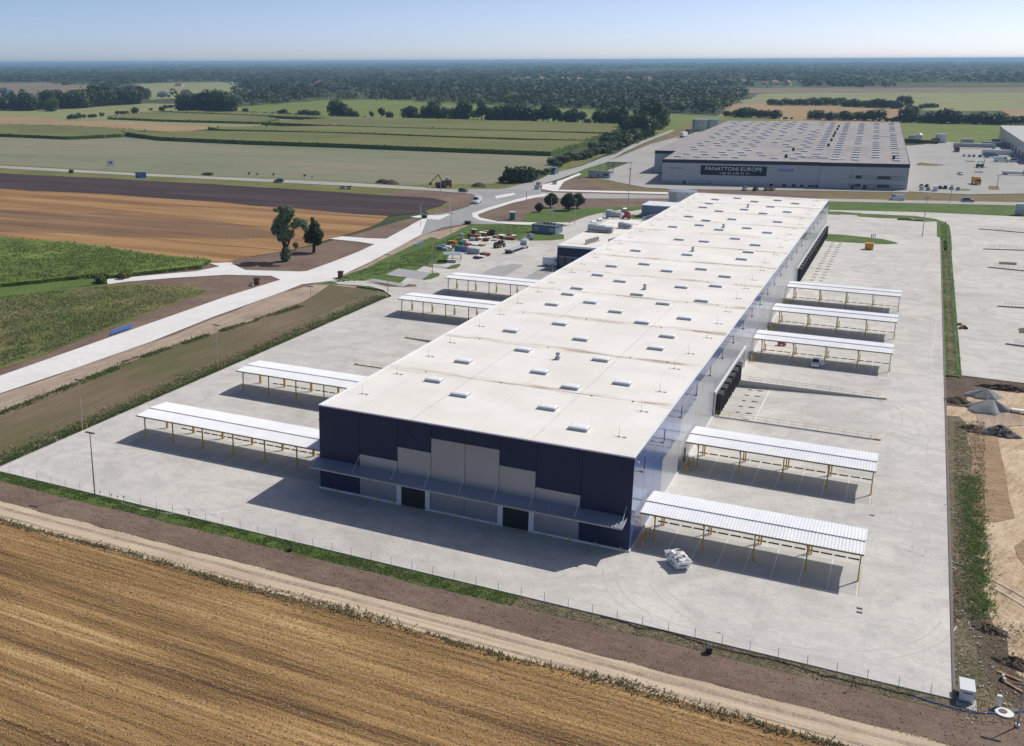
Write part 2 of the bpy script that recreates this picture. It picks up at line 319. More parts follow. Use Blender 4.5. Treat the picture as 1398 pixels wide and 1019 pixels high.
# roof membrane: pale foil with seams and dirt streaks along the valleys
def roofmat():
    m, N, B = newmat('roof membrane')
    ge = N.new('ShaderNodeNewGeometry'); sp = N.new('ShaderNodeSeparateXYZ'); link(ge, 'Position', sp, 0, m)
    def math_(op, a, b=None, o=0):
        n = N.new('ShaderNodeMath'); n.operation = op
        for i, q in enumerate((a, b)):
            if q is None: continue
            if isinstance(q, tuple): link(q[0], q[1], n, i, m)
            else: n.inputs[i].default_value = q
        return (n, 0)
    Y = (sp, 'Y'); X = (sp, 'X')
    ph = math_('ABSOLUTE', math_('SUBTRACT', math_('FRACT', math_('DIVIDE', math_('SUBTRACT', Y, 9.9), 21.07)), .5))  # 0 at the valley
    mp = N.new('ShaderNodeMapping'); mp.inputs['Scale'].default_value = (.22, 1.2, 1); link(ge, 'Position', mp, 0, m)
    n1 = N.new('ShaderNodeTexNoise'); n1.inputs['Scale'].default_value = .8; n1.inputs['Detail'].default_value = 5; link(mp, 0, n1, 'Vector', m)
    near = N.new('ShaderNodeMapRange'); near.inputs[1].default_value = 0; near.inputs[2].default_value = .075; near.inputs[3].default_value = 1; near.inputs[4].default_value = 0
    link(ph[0], 0, near, 0, m)
    th = N.new('ShaderNodeMapRange'); th.inputs[1].default_value = .44; th.inputs[2].default_value = .62; link(n1, 'Fac', th, 0, m)
    edge = N.new('ShaderNodeMapRange'); edge.inputs[1].default_value = -34; edge.inputs[2].default_value = -2; edge.inputs[3].default_value = .65; edge.inputs[4].default_value = 1.3
    link(sp, 'X', edge, 0, m)
    st = math_('MULTIPLY', math_('MULTIPLY', (near, 0), (th, 0)), (edge, 0))
    seam = math_('LESS_THAN', ph, .004)
    n2 = N.new('ShaderNodeTexNoise'); n2.inputs['Scale'].default_value = .12; n2.inputs['Detail'].default_value = 6; link(ge, 'Position', n2, 'Vector', m)
    r = N.new('ShaderNodeValToRGB'); link(n2, 'Fac', r, 0, m)
    r.color_ramp.elements[0].position = .3; r.color_ramp.elements[1].position = .7
    r.color_ramp.elements[0].color = (*K(228, 223, 213), 1); r.color_ramp.elements[1].color = (*K(243, 239, 231), 1)
    # membrane widths: faint overlapping strips every 2.1 m
    fr = math_('LESS_THAN', math_('FRACT', math_('DIVIDE', Y, 2.107)), .035)
    fx = math_('LESS_THAN', math_('FRACT', math_('DIVIDE', math_('ADD', X, 28.8), 8.1)), .012)
    s2 = math_('MULTIPLY', math_('ADD', math_('MULTIPLY', fr, .35), math_('MULTIPLY', fx, .8)), .2)
    a = N.new('ShaderNodeMix'); a.data_type = 'RGBA'; link(st[0], 0, a, 0, m); link(r, 'Color', a, 6, m); a.inputs[7].default_value = (*K(164, 134, 104), 1)
    b = N.new('ShaderNodeMix'); b.data_type = 'RGBA'; link(math_('MULTIPLY', seam, .45)[0], 0, b, 0, m); link(a, 2, b, 6, m); b.inputs[7].default_value = (*K(160, 150, 138), 1)
    c = N.new('ShaderNodeMix'); c.data_type = 'RGBA'; link(s2[0], 0, c, 0, m); link(b, 2, c, 6, m); c.inputs[7].default_value = (*K(130, 124, 116), 1)
    link(c, 2, B, 'Base Color', m); B.inputs['Roughness'].default_value = .7
    return m
M['roof'] = roofmat()
M['mahle_roof'] = ground('grey bitumen roof', [(.34, K(142, 137, 134)), (.5, K(160, 155, 152)), (.66, K(172, 167, 163))], s1=.03, s2=.3, mix=.6, st=(1, .2), s3=2, fine=.2)

# ---------------------------------------------------------------- ground sheets
R0 = 60000
MBg = MB()
for gx0, gx1, gy0, gy1 in ((-R0, R0, -R0, 50), (-R0, -75, 50, 80), (-40, -2, 50, 80), (30, R0, 50, 80), (-R0, R0, 80, R0)):
    MBg.face([(gx0, gy0, -.32), (gx1, gy0, -.32), (gx1, gy1, -.32), (gx0, gy1, -.32)])
g0 = MBg.build('ground', M['forestfloor']); tag(g0, kind='structure')
Z = {}
SQ = []
def S(name, pts, mat, lay, wob=0., px=True, seed=1):
    if wob: pts = wobble(pts, wob, seed=seed); px = False
    SQ.append((lay, len(SQ), name, pts, mat, px))
def flush_sheets():
    SQ.sort(key=lambda q: q[:2])
    for i, (l, k, name, pts, mat, px) in enumerate(SQ): sheet(name, pts, M[mat], -.30+i*.0045, px)
# far fields (0..)
S('far_field', [(-300, 118), (60, 113), (150, 118), (200, 122), (260, 128), (120, 134), (-300, 135)], 'fieldbrown', 1, 3)
S('far_field', [(185, 114), (300, 112), (330, 118), (260, 131), (190, 130)], 'fieldpale', 1, 3)
S('far_field', [(810, 99), (870, 98.2), (925, 98.6), (930, 100.5), (870, 101), (830, 102.5)], 'fieldtan', 1)
for gi_, G_ in enumerate((([(195, 126), (250, 121), (300, 118), (345, 122), (330, 128), (260, 134), (205, 136)], 'fieldpale'), ([(140, 96.5), (170, 96), (172, 97.5), (142, 98)], 'fieldtan'), ([(1230, 97), (1300, 96), (1302, 97.8), (1235, 98.6)], 'fieldtan'), ([(330, 104.5), (372, 103.5), (374, 105.4), (334, 106)], 'fieldpale'), ([(690, 111), (800, 110.5), (802, 112), (695, 112.6)], 'fieldpale'), ([(400, 117), (470, 115), (474, 117.5), (404, 119.5)], 'fieldbrown'), ([(1085, 100.5), (1135, 100), (1136, 101.6), (1088, 102.4)], 'fieldpale'), ([(590, 127), (640, 126), (642, 128), (592, 129.5)], 'fieldpale'), ([(30, 104), (95, 103), (97, 105), (34, 106)], 'fieldtan'))): S('far_field', G_[0], G_[1], 1, .5)
S('far_field', [(930, 121), (1100, 120), (1500, 119), (1500, 127), (1100, 128), (1000, 127)], 'fieldbrown', 1, 3)
S('far_field', [(1005, 142), (1040, 128), (1100, 127), (1560, 127), (1560, 150), (1300, 152), (1050, 143)], 'fieldpale', 2, 3)
S('far_field', [(980, 165), (992, 146), (1010, 141), (1150, 143), (1240, 150), (1250, 168), (1100, 166)], 'fieldtan', 2, 2)
S('far_field', [(1370, 150), (1560, 143), (1560, 168), (1375, 162)], 'fieldtan', 3, 2)
S('far_field', [(290, 150), (320, 146), (440, 137), (545, 135), (585, 140), (700, 144), (800, 149), (880, 153), (930, 156), (940, 172), (850, 174), (700, 170), (450, 163), (300, 157)], 'fieldgreen', 2, 3)
S('far_field', [(-400, 152), (0, 151), (100, 149), (200, 141), (300, 143), (380, 158), (450, 162), (520, 168), (300, 176), (-400, 176)], 'fieldpale', 2, 3)
S('far_field', [(-400, 159), (0, 159.6), (66, 161), (85, 164), (30, 168), (0, 170.5), (-400, 170)], 'fieldtan', 3, 1.5)
S('far_field', [(27, 169), (89, 165), (250, 170), (297, 173), (279, 176.6), (247, 180), (200, 178), (107, 175)], 'fieldtan', 4, 1.5)
S('grey_field', [(-500, 187), (0, 187), (95, 191), (170, 187.5), (220, 191.8), (345, 197), (470, 200.7), (700, 210.5), (752, 212.5), (765, 222), (720, 248), (700, 262), (560, 256), (450, 251), (300, 245), (200, 238), (100, 233), (0, 227), (-500, 205)], 'fieldgrey', 5)
S('far_field', [(895, 154), (996, 159), (1100, 166), (1100, 180), (930, 190), (890, 186), (892, 170)], 'fieldgreen', 3, 2)
S('far_field', [(1225, 167.6), (1366, 171), (1500, 176), (1500, 196), (1232, 196)], 'fieldgreen', 4)
# main verge / soils around the junction
S('verge', [(-500, 200), (0, 224), (90, 229), (180, 234), (310, 241), (470, 248), (560, 252), (700, 250), (760, 262), (700, 300), (600, 300), (560, 275), (470, 264), (380, 257), (250, 249), (100, 242), (0, 237), (-500, 216)], 'verge', 6)
S('soil_strip', [(150, 382), (285, 357), (343, 350), (430, 335), (470, 323), (540, 303), (600, 287), (618, 278), (560, 270), (520, 262), (600, 259), (700, 262), (690, 285), (600, 330), (450, 400), (250, 500), (0, 560), (-300, 640), (-300, 560), (0, 503), (60, 484), (130, 455), (230, 417), (284, 398), (270, 391), (150, 390)], 'soil', 6, .6)
S('ploughed_field', [(-500, 216), (0, 236), (100, 241), (250, 249), (380, 256.5), (470, 262.5), (540, 267), (590, 270), (612, 275), (600, 282), (570, 290), (530, 295), (480, 292), (400, 284), (250, 273), (100, 263), (0, 257.5), (-500, 234)], 'plough', 7, .8)
S('golden_field', [(-500, 233), (0, 257), (100, 262.5), (250, 272.5), (400, 283.5), (480, 291.5), (530, 294.5), (520, 303), (480, 318), (430, 333), (345, 349), (310, 357), (285, 357), (206, 349), (113, 335), (0, 325), (-500, 285)], 'gold_far', 8, .8)
S('golden_field', [(-400, 262), (0, 286), (150, 291), (270, 299), (350, 310), (390, 322), (330, 326), (200, 324), (0, 316), (-400, 286)], 'gold_dark', 8.5, 1.2)
S('meadow', [(-500, 440), (-100, 415), (0, 402), (137, 388), (200, 388), (270, 391), (284, 398), (230, 417), (130, 455), (60, 484), (0, 503), (-300, 575), (-500, 600)], 'meadow', 9, .7)
S('scrub', [(-500, 400), (-100, 394), (0, 385), (70, 380), (145, 372), (150, 385), (60, 397), (0, 408), (-100, 422), (-500, 450)], 'grass', 10, .8)
# junction, brown islands
S('soil_island', [(658, 285), (680, 275), (720, 262), (765, 247), (800, 240), (900, 258), (1135, 264), (1135, 290), (900, 300), (760, 306), (690, 304), (668, 300)], 'soil', 6)
S('rough_verge', [(765, 244), (790, 242), (830, 246), (860, 252), (910, 259), (1135, 265), (1500, 271), (1500, 260), (1240, 261), (900, 252), (840, 243)], 'rough_grass', 5)
S('rough_verge', [(790, 243), (815, 243), (835, 246), (860, 252), (885, 258), (912, 259), (912, 266), (870, 265), (835, 262), (815, 254)], 'rough_grass', 9, .5)
S('grass_verge', [(721, 290), (741, 286), (775, 285), (820, 283), (876, 281), (876, 287.5), (860, 289), (820, 292), (800, 295), (770, 303), (720, 303), (712, 300)], 'grass', 9, .5)
S('grass_verge', [(1120, 273), (1398, 277), (1560, 279), (1560, 305), (1398, 304), (1120, 290)], 'grass', 6)
S('rough_verge', [(1120, 258), (1240, 262), (1398, 268), (1560, 272), (1560, 281), (1398, 277), (1120, 273)], 'rough_grass', 7)
# roads
S('main_road', [(-600, 203), (0, 226), (90, 231), (180, 236), (310, 242), (470, 249), (560, 254.5), (625, 258.6), (700, 260), (760, 263), (910, 266.3), (1132, 271.2), (1398, 276.2), (1560, 279), (1560, 284.5), (1398, 280.5), (1132, 275), (910, 271), (760, 271), (700, 268), (650, 265), (586, 260), (470, 253.5), (310, 245.6), (180, 239.4), (90, 234.6), (0, 229.5), (-600, 206)], 'road_far', 14)
S('north_road', [(640, 262), (690, 257), (733.6, 246.3), (749.7, 238.3), (765.8, 233.8), (794, 226.6), (823, 215), (841, 210), (862, 198), (905, 182), (918, 177), (920, 179), (880, 195), (852, 208), (830, 221), (800, 230), (787, 235.6), (766, 243.6), (745, 250), (737, 255), (740, 266), (690, 275), (650, 268)], 'road_far', 15)
S('asphalt_road', [(560, 307), (585, 294), (612, 290.4), (640, 281.8), (652, 272), (657, 268), (650, 262), (620, 259), (660, 258), (700, 258), (745, 262), (720, 267), (700, 273), (665, 284), (646, 291), (645, 295), (655, 300), (680, 304), (690, 306), (640, 305.6), (605, 310), (585, 318), (560, 328)], 'asphalt', 16)
S('white_road', [(-400, 650), (0, 512.7), (103, 476.6), (206, 440.6), (309, 404.5), (381, 382.2), (420, 369.4), (454, 357.3), (489, 343.6), (526, 326.4), (564, 305.8), (585, 294), (575, 320), (557, 330), (506, 357.3), (466, 376), (454, 383), (412, 388), (388, 397.6), (292, 432), (206, 466.3), (103, 502.4), (0, 536.7), (-400, 680)], 'concrete_light', 16)
S('side_road', [(145.9, 381), (268, 370), (300, 363.5), (285, 359), (316, 358), (325, 364), (335, 368.5), (410, 370.5), (440, 368), (440, 380), (388, 384), (370, 376.5), (310, 375), (240, 379), (172, 384.5), (147, 388)], 'concrete_light', 17)
S('side_road', [(450, 326), (467, 322.5), (500, 325), (530, 326), (515, 334), (490, 330)], 'concrete_light', 17)
S('side_road', [(560, 296), (575, 293.5), (600, 294), (618, 291), (600, 300), (585, 299)], 'concrete_light', 17)
S('pavement', [(741, 252), (766, 246), (790, 236.5), (794, 238), (770, 248), (762, 259), (912, 262.5), (912, 265), (755, 261), (739, 258)], 'concrete_light', 17)
S('pavement', [(644.5, 291), (665, 284), (700, 273.5), (722, 268), (745, 264.5), (760, 264), (730, 270), (700, 277), (668, 287), (652, 293), (655, 297), (680, 302.5), (720, 303.5), (776, 304), (776, 313), (735, 308), (690, 305.5), (655, 300.5), (645, 296)], 'concrete_light', 18)
S('traffic_island', [(675, 268), (690, 265), (702, 263.5), (704, 265.5), (690, 269), (678, 271)], 'concrete_light', 18)
# strips between road and yard
S('pale_dirt_strip', [(-400, 690), (0, 537), (206, 467), (388, 398), (454, 380), (506, 358), (557, 330), (585, 318), (640, 306), (690, 305), (640, 318), (560, 350), (470, 402), (294, 454), (193, 487), (149, 506), (0, 568), (-400, 730)], 'soil_pale', 8, .5)
S('young_grass_strip', [(-400, 730), (0, 567), (149, 507), (193, 488), (294, 455), (412, 412), (450, 388), (531, 400), (530, 406), (3, 641), (-400, 820)], 'soil_green', 9, .5)
S('grass_strip', [(-400, 640), (0, 645), (3, 640), (530, 405), (531, 400), (515, 396), (470, 415), (409, 448), (320, 491), (186, 540), (138, 562), (110, 575), (60, 600), (0, 628), (-300, 760)], 'weedsoil', 10, .5)
S('grass_bank', [(430, 388), (455, 382), (480, 372), (560, 345), (618, 322), (650, 309), (680, 305), (780, 305), (775, 330), (740, 335), (690, 330), (640, 335), (610, 350), (612, 380), (600, 400), (545, 400), (470, 388)], 'grass', 10, .5)
# the yard (right = exact rectangles, with the two sunken loading pits left open)
YZ = 0.0
def rect(name, x0, x1, y0, y1, mat, z): return sheet(name, [(x0, y0), (x1, y0), (x1, y1), (x0, y1)], M[mat], z, False)
yard = [(-87.5, 33.7, -15.6, 54.4), (-87.5, -67, 54.4, 76.6), (-42.5, 0, 54.4, 76.6), (24.8, 33.7, 54.4, 76.6), (-87.5, 33.7, 76.6, 111)]
for q in yard: rect('yard', *q[:2], *q[2:], 'concrete', YZ)
rect('yard', -42.5, 33.7, 111, 267, 'concrete', YZ)
rect('yard', -42.5, 33.7, 267, 304, 'concrete', YZ)
rect('yard', -42.5, 20, 304, 313, 'concrete', YZ)
S_ = [at(*p) for p in [(530, 401), (523, 396), (505, 391), (462, 388), (452, 384), (470, 379), (500, 383), (540, 392), (560, 375), (600, 350), (650, 325), (700, 318), (735, 308), (776, 305), (800, 296), (820, 291), (863, 288.6), (878, 286)]]
sheet('yard', [(-42.5, 111), (-87.5, 111)]+[(p.x, p.y) for p in S_]+[(-60, 300), (-42.5, 300)], M['concrete'], YZ, False)
# right neighbour yard
sheet('neighbour_yard', [(36.3, 98.4), (36.5, 143), (36.6, 200), (36.4, 270), (35.6, 292), (33, 303), (20, 312), (-4, 316), (-4, 322), (30.5, 331), (61, 333), (140, 336), (140, 97.5), (46.5, 98)], M['concrete'], -.02, False)
for i, (s, x1) in enumerate(((0, 0), (1, 0))):
    mb = MB(); X0, X1 = ((0, 24.8), (-67, -42.5))[i]; lo, hi = ((-1.05, 0), (0, -1.05))[i]
    n = 12
    for k in range(n):
        t0, t1 = k/n, (k+1)/n; a, b = X0+(X1-X0)*t0, X0+(X1-X0)*t1
        mb.face([(a, 54.4, lo+(hi-lo)*t0), (b, 54.4, lo+(hi-lo)*t1), (b, 76.6, lo+(hi-lo)*t1), (a, 76.6, lo+(hi-lo)*t0)])
    tag(mb.build('loading_pit', M['concrete']), kind='structure')
# darker paving bays under the canopies and elsewhere
CANR = [3.2, 29.9, 93.5, 119.9, 146.7]; CANL = [3.5, 30.1, 93.8, 120.3]
for i, y in enumerate(CANR):
    d = .2 if i == 0 else 0
    rect('parking_bays', .9, 24.9, y-2.3, y+5.6, 'bay', .008)
    for k in range(9): rect('bay_line', 1.0+k*2.95, 1.08+k*2.95, y-2.3, y+5.6, 'line', .014)
for i, y in enumerate(CANL):
    rect('parking_bays', -77.5, -43, y-2.3, y+5.6, 'bay', .008)
    for k in range(12): rect('bay_line', -77+k*2.95, -76.92+k*2.95, y-2.3, y+5.6, 'line', .014)
def pxrect(name, pts, mat, z): return sheet(name, pts, M[mat], z)
ISL = lambda cx, cy, s, L: [(cx+a/s, cy+b/s) for a, b in L]
c3 = lambda L: ISL(470, 330, 6.794, L)
pxrect('parking_paving', c3([(500, 250), (800, 290), (730, 355), (380, 310)]), 'paver', .02)
pxrect('parking_paving', c3([(600, 205), (630, 190), (960, 235), (940, 255)]), 'paver', .02)
pxrect('parking_paving', c3([(200, 360), (270, 345), (570, 395), (530, 415)]), 'paver', .02)
c7 = lambda L: ISL(590, 290, 7.767, L)
pxrect('parking_paving', c7([(520, 650), (700, 565), (770, 570), (830, 545), (975, 560), (770, 680)]), 'paver', .02)
pxrect('parking_paving', c7([(980, 700), (1140, 600), (1290, 600), (1160, 710)]), 'paver', .02)
sheet('grass_island', wobble(c3([(0, 320), (10, 350), (60, 358), (200, 365), (215, 345), (205, 328), (270, 298), (330, 303), (450, 250), (460, 232), (500, 210), (560, 215), (630, 187), (880, 212), (950, 205), (960, 150), (1000, 90), (980, 0), (800, -40), (500, 100), (200, 250)]), .3, seed=4), M['grass'], .05, False)
sheet('grass_island', wobble(c7([(0, 450), (100, 420), (110, 370), (250, 300), (400, 230), (640, 230), (860, 265), (900, 300), (1060, 300), (1250, 300), (1398, 285), (1398, 240), (1130, 190), (1000, 150), (760, 130), (560, 130), (400, 130), (200, 230), (0, 330)]), .3, seed=5), M['grass'], .058, False)
sheet('grass_island', wobble(c3([(725, 350), (800, 300), (860, 290), (888, 300), (880, 320), (800, 350), (740, 358)]), .1, seed=6), M['grass'], .05, False)
sheet('grass_island', wobble(c3([(190, 370), (540, 420), (600, 395), (665, 400), (672, 415), (560, 425), (400, 418)]), .1, seed=6), M['weedsoil'], .05, False)
sheet('grass_island', wobble(c3([(935, 250), (1000, 220), (1070, 205), (1078, 225), (1040, 250), (970, 256)]), .1, seed=6), M['grass'], .05, False)
sheet('grass_island', wobble(ISL(720, 220, 6.99, [(960, 520), (1010, 510), (1085, 525), (1130, 555), (1000, 555)]), .2, seed=6), M['grass'], .05, False)
sheet('grass_island', wobble(ISL(1080, 270, 6.355, [(300, 330), (320, 317), (430, 322), (640, 343), (800, 362), (915, 390), (925, 400), (830, 405), (640, 396), (400, 385), (305, 378)]), .25, seed=8), M['grass'], .05, False)
sheet('grass_strip', wobble(ISL(1080, 270, 6.355, [(320, 120), (420, 122), (640, 140), (900, 152), (1080, 160), (1250, 185), (1340, 215), (1375, 250), (1390, 340), (1398, 460), (1310, 460), (1305, 350), (1265, 340), (1265, 208), (1080, 195), (1070, 183), (920, 182), (780, 178), (580, 165), (570, 152), (430, 146), (420, 150), (320, 145)]), .03, seed=8), M['grass'], .05, False)
M['tyre_mark'] = ground('faint tyre marks', [(.34, K(176, 172, 165)), (.5, K(192, 188, 181)), (.66, K(210, 206, 198))], s1=.2, s2=1.2, mix=.5, rough=.8, s3=4, fine=.25)
def arc_mark(cx, cy, R1, a0, a1, gap=1.5, w=.16):
    mb = MB()
    for rr_ in (R1, R1+gap):
        n = 22
        for k in range(n):
            t0, t1 = a0+(a1-a0)*k/n, a0+(a1-a0)*(k+1)/n
            mb.face([(cx+rr_*math.cos(t0), cy+rr_*math.sin(t0), .004), (cx+(rr_+w)*math.cos(t0), cy+(rr_+w)*math.sin(t0), .004), (cx+(rr_+w)*math.cos(t1), cy+(rr_+w)*math.sin(t1), .004), (cx+rr_*math.cos(t1), cy+rr_*math.sin(t1), .004)])
    tag(mb.build('tyre_marks', M['tyre_mark']), kind='structure')
for q in ((18, 2, 15, -2.6, -.2), (10, -4, 10, -3.0, -1.2), (20, -9, 26, -.1, 1.25), (-60, 2, 17, -2.8, -.7), (-48, -2, 12, -2.6, -.9), (8, 20, 22, -.6, .6), (6, 60, 24, -.8, .75), (5, 66, 21, -.6, .5), (-70, 20, 14, 1.7, 3.1), (-62, 62, 20, 2.3, 3.8), (12, 180, 17, -.9, .9), (8, 205, 20, -.9, .9), (10, 230, 17, -.9, .7), (-25, -30, 20, .8, 2.2)): arc_mark(*q)
# strip between the two yards, kerb
rect('ditch', 33.95, 36.6, 97, 262, 'grass', .04)
rect('ditch', 34.6, 35.5, 97, 262, 'soil', .05)
mbk = MB(); mbk.box(33.7, 33.95, -15.8, 262, -.2, .12)
tag(mbk.build('kerb', M['kerb_dark']), kind='structure')
mbk = MB(); mbk.box(-87.6, -87.4, -15.8, 108, -.2, .1); mbk.box(-87.4, 33.7, -15.82, -15.6, -.2, .1)
tag(mbk.build('kerb', M['kerb']), kind='structure')
# right hand waste ground
S('sand_ground', [(1290, 520), (1700, 545), (1900, 1200), (1300, 1200), (1298, 1019)], 'sand', 8)
S('topsoil_strip', [(1286, 515), (1310, 512), (1398, 523), (1600, 548), (1600, 568), (1398, 535), (1345, 531), (1322, 534), (1318, 555), (1288, 552)], 'topsoil', 10, .3)
S('weedy_strip', [(1288, 566), (1310, 568), (1322, 580), (1326, 640), (1328, 700), (1336, 760), (1349, 830), (1356, 850), (1368, 880), (1375, 910), (1398, 925), (1480, 960), (1500, 1100), (1300, 1100), (1297, 900)], 'weedsoil', 12, .4)
S('topsoil_strip', [(1325, 845), (1345, 842), (1358, 855), (1375, 870), (1378, 900), (1398, 935), (1450, 960), (1400, 975), (1350, 930), (1335, 890)], 'topsoil', 14, .3)
S('brown_sand', [(1322, 590), (1345, 586), (1362, 590), (1366, 615), (1374, 650), (1378, 680), (1386, 706), (1360, 712), (1340, 710), (1327, 704), (1322, 650)], 'sand_brown', 11, .5, True, 2)
S('brown_sand', [(1385, 745), (1398, 735), (1500, 740), (1500, 775), (1398, 770), (1390, 760)], 'sand_brown', 11, .4, True, 3)
S('soil_patch', [(1344, 730), (1356, 728), (1352, 790), (1346, 780)], 'soil_pale', 11, .4, True, 4)
S('soil_patch', [(1330, 560), (1390, 556), (1398, 580), (1340, 584)], 'soil_pale', 11, .5, True, 5)
flush_sheets()
# near strips (parallel to the yard edge)
rect('soil_strip', -300, 160, -26, -15.7, 'soil', -.05)
def strip(name, y0, y1, x0, x1, mat, z, amp=.25, seed=3, step=2.2):
    r = random.Random(seed); a = []; b = []; x = x0
    while x < x1: a.append((x, y0+r.uniform(-amp, amp))); b.append((x, y1+r.uniform(-amp, amp))); x += step*r.uniform(.6, 1.4)
    return sheet(name, a+b[::-1], M[mat], z, False)
strip('weedy_verge', -17.9, -15.84, -300, 36, 'weedsoil', -.03)
strip('grass_verge', -18.2, -15.86, -300, -8, 'grass', -.02)
strip('dirt_track', -27.6, -23.2, -300, 160, 'track', -.03, .2)
strip('track_rut', -24.9, -24.3, -300, 160, 'soil_pale', -.022, .1, 11)
strip('track_rut', -26.7, -26.3, -300, 160, 'soil_pale', -.022, .1, 12)
strip('stubble_field', -420, -27.3, -420, 300, 'stubble', -.015, .3, 5)
# ---------------------------------------------------------------- main warehouse
BW, BL, BH = 42.5, 255.9, 12.0
wh = thing('warehouse', 'long white-roofed distribution warehouse with navy and grey cladding', 'warehouse', (0, 0, 0))
mb = MB(); mb.box(-BW+.1, -.1, .1, BL-.1, -.02, 11.7); mb.build('wall', M['joint'], wh)
mb = MB(); mb.box(-BW+.02, -.02, .02, BL-.02, 11.7, 11.93); mb.build('roof', M['roof'], wh)
mb = MB()
for a in ((-BW-.03, -BW+.22, -.03, BL+.03), (-.22, .03, -.03, BL+.03)): mb.box(a[0], a[1], a[2], a[3], 11.84, 12.02)
mb.box(-BW+.22, -.22, -.03, .2, 11.84, 12.02); mb.box(-BW+.22, -.22, BL-.2, BL+.03, 11.84, 12.02)
mb.build('roof_edge_trim', M['whitebright'], wh)
jx = [-42.5, -36.34, -30.7, -25.9, -21.2, -16.6, -11.85, -6.18, 0]
low = [0, 6, 8, 10, 10, 8, 6, 0]
g = .035
mn = MB(); mg = MB()
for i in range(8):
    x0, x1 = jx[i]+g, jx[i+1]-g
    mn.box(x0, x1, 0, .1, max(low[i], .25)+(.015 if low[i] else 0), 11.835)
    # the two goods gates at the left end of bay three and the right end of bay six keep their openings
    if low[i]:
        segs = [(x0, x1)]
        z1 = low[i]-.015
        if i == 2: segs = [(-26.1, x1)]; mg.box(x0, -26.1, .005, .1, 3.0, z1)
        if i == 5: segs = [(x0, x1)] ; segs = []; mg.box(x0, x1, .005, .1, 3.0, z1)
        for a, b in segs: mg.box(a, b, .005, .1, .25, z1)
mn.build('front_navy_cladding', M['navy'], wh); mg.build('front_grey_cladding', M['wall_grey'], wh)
# side cladding with stepped colours
ms = MB(); mw = MB(); ml_ = MB(); y = 0.0; k = 0; P_ = 5.33
while y < BL-.1:
    y1 = min(BL, y+P_); z = 0 if k < 3 else 6 if k < 5 else 8 if k < 7 else 10
    ms.box(-.1, 0, y+g, y1-g, max(z, .25)+.015, 11.835)
    if z:
        if y1 > 54 and y < 77 or (y1 > 171 and y < 255): mw.box(-.1, -.005, y+g, y1-g, 4.3, z-.015)
        else: mw.box(-.1, -.005, y+g, y1-g, .25, z-.015)
    ml_.box(-BW, -BW+.1, y+g, y1-g, .25, 11.835)
    y = y1; k += 1
ms.build('side_navy_cladding', M['lit_navy'], wh); mw.build('side_grey_cladding', M['side_grey'], wh); ml_.build('left_navy_cladding', M['lit_navy'], wh)
mb = MB()
for a in ((-BW-.12, -30.75), (-25.95, -16.6), (-11.85, .12)): mb.box(a[0], a[1], -.14, .098, -.02, .23)
mb.box(-.098, .12, .1, 54.3, -.02, .24); mb.box(-.098, .12, 76.7, 170, -.02, .24)
mb.build('plinth', M['white'], wh)
for i, (a, b) in enumerate(((-30.75, -25.95), (-16.6, -11.85))):
    mb = MB()
    mb.box(a, a+.66, -.16, .09, -.02, 2.95); mb.box(b-.66, b, -.16, .09, -.02, 2.95); mb.box(a+.66, b-.66, -.16, .09, 2.86, 2.95)
    gf = mb.build('gate_frame', M['white'], wh)
    mb = MB()
    for q in range(7): mb.box(a+.68, b-.68, -.02, .07, .41*q, .41*q+.39)
    mb.build('roller_gate', M['door_dark'], wh)
# awning along the front with ribs and tie rods
def ribbed(x0, x1, ya, za, yb, zb, pitch, h=.05, th=.04, mi=0):
    """corrugated sheet sloping from (ya,za) to (yb,zb); ribs run down the slope"""
    mb = MB(); n = int(round((x1-x0)/pitch)); p = (x1-x0)/n
    prof = []
    for k in range(n):
        x = x0+k*p; prof += [(x, 0), (x+p*.5, 0), (x+p*.62, h), (x+p*.88, h)]
    prof.append((x1, 0))
    nv = len(prof)
    for (yy, zz) in ((ya, za), (yb, zb)):
        for q in prof: mb.v.append((q[0], yy, zz+q[1]))
    for (yy, zz) in ((ya, za), (yb, zb)):
        for q in prof: mb.v.append((q[0], yy, zz-th))
    for i in range(nv-1):
        a, b, c, d = i, i+1, nv+i+1, nv+i
        if yb > ya: mb.f.append((a, b, c, d)); mb.f.append((2*nv+d, 2*nv+c, 2*nv+b, 2*nv+a))
        else: mb.f.append((d, c, b, a)); mb.f.append((2*nv+a, 2*nv+b, 2*nv+c, 2*nv+d))
        mb.f.append((a, 2*nv+a, 2*nv+b, b)); mb.f.append((d, c, 2*nv+c, 2*nv+d)); mb.m += [mi]*4
    mb.f.append((0, nv, 3*nv, 2*nv)); mb.f.append((nv-1, 3*nv-1, 4*nv-1, 2*nv-1)); mb.m += [mi]*2
    return mb
aw = ribbed(-42.8, -.35, -.02, 4.42, -2.45, 3.93, .42, .06, .05).build('awning', M['awning'], wh)
mb = MB()
for x in jx: mb.box(min(max(x, -42.7), -.5)-.05, min(max(x, -42.7), -.5)+.05, -2.4, 0, 3.80, 3.88)
mb.box(-42.8, -.35, -2.5, -2.42, 3.78, 3.90)
mb.build('awning_beam', M['steel'], aw)
for x in jx:
    x = min(max(x, -42.45), -.6); mb = MB(); mb.tube((x, -2.1, 4.0), (x, 0, 5.75), .03, n=5); mb.build('tie_rod', M['white'], aw)
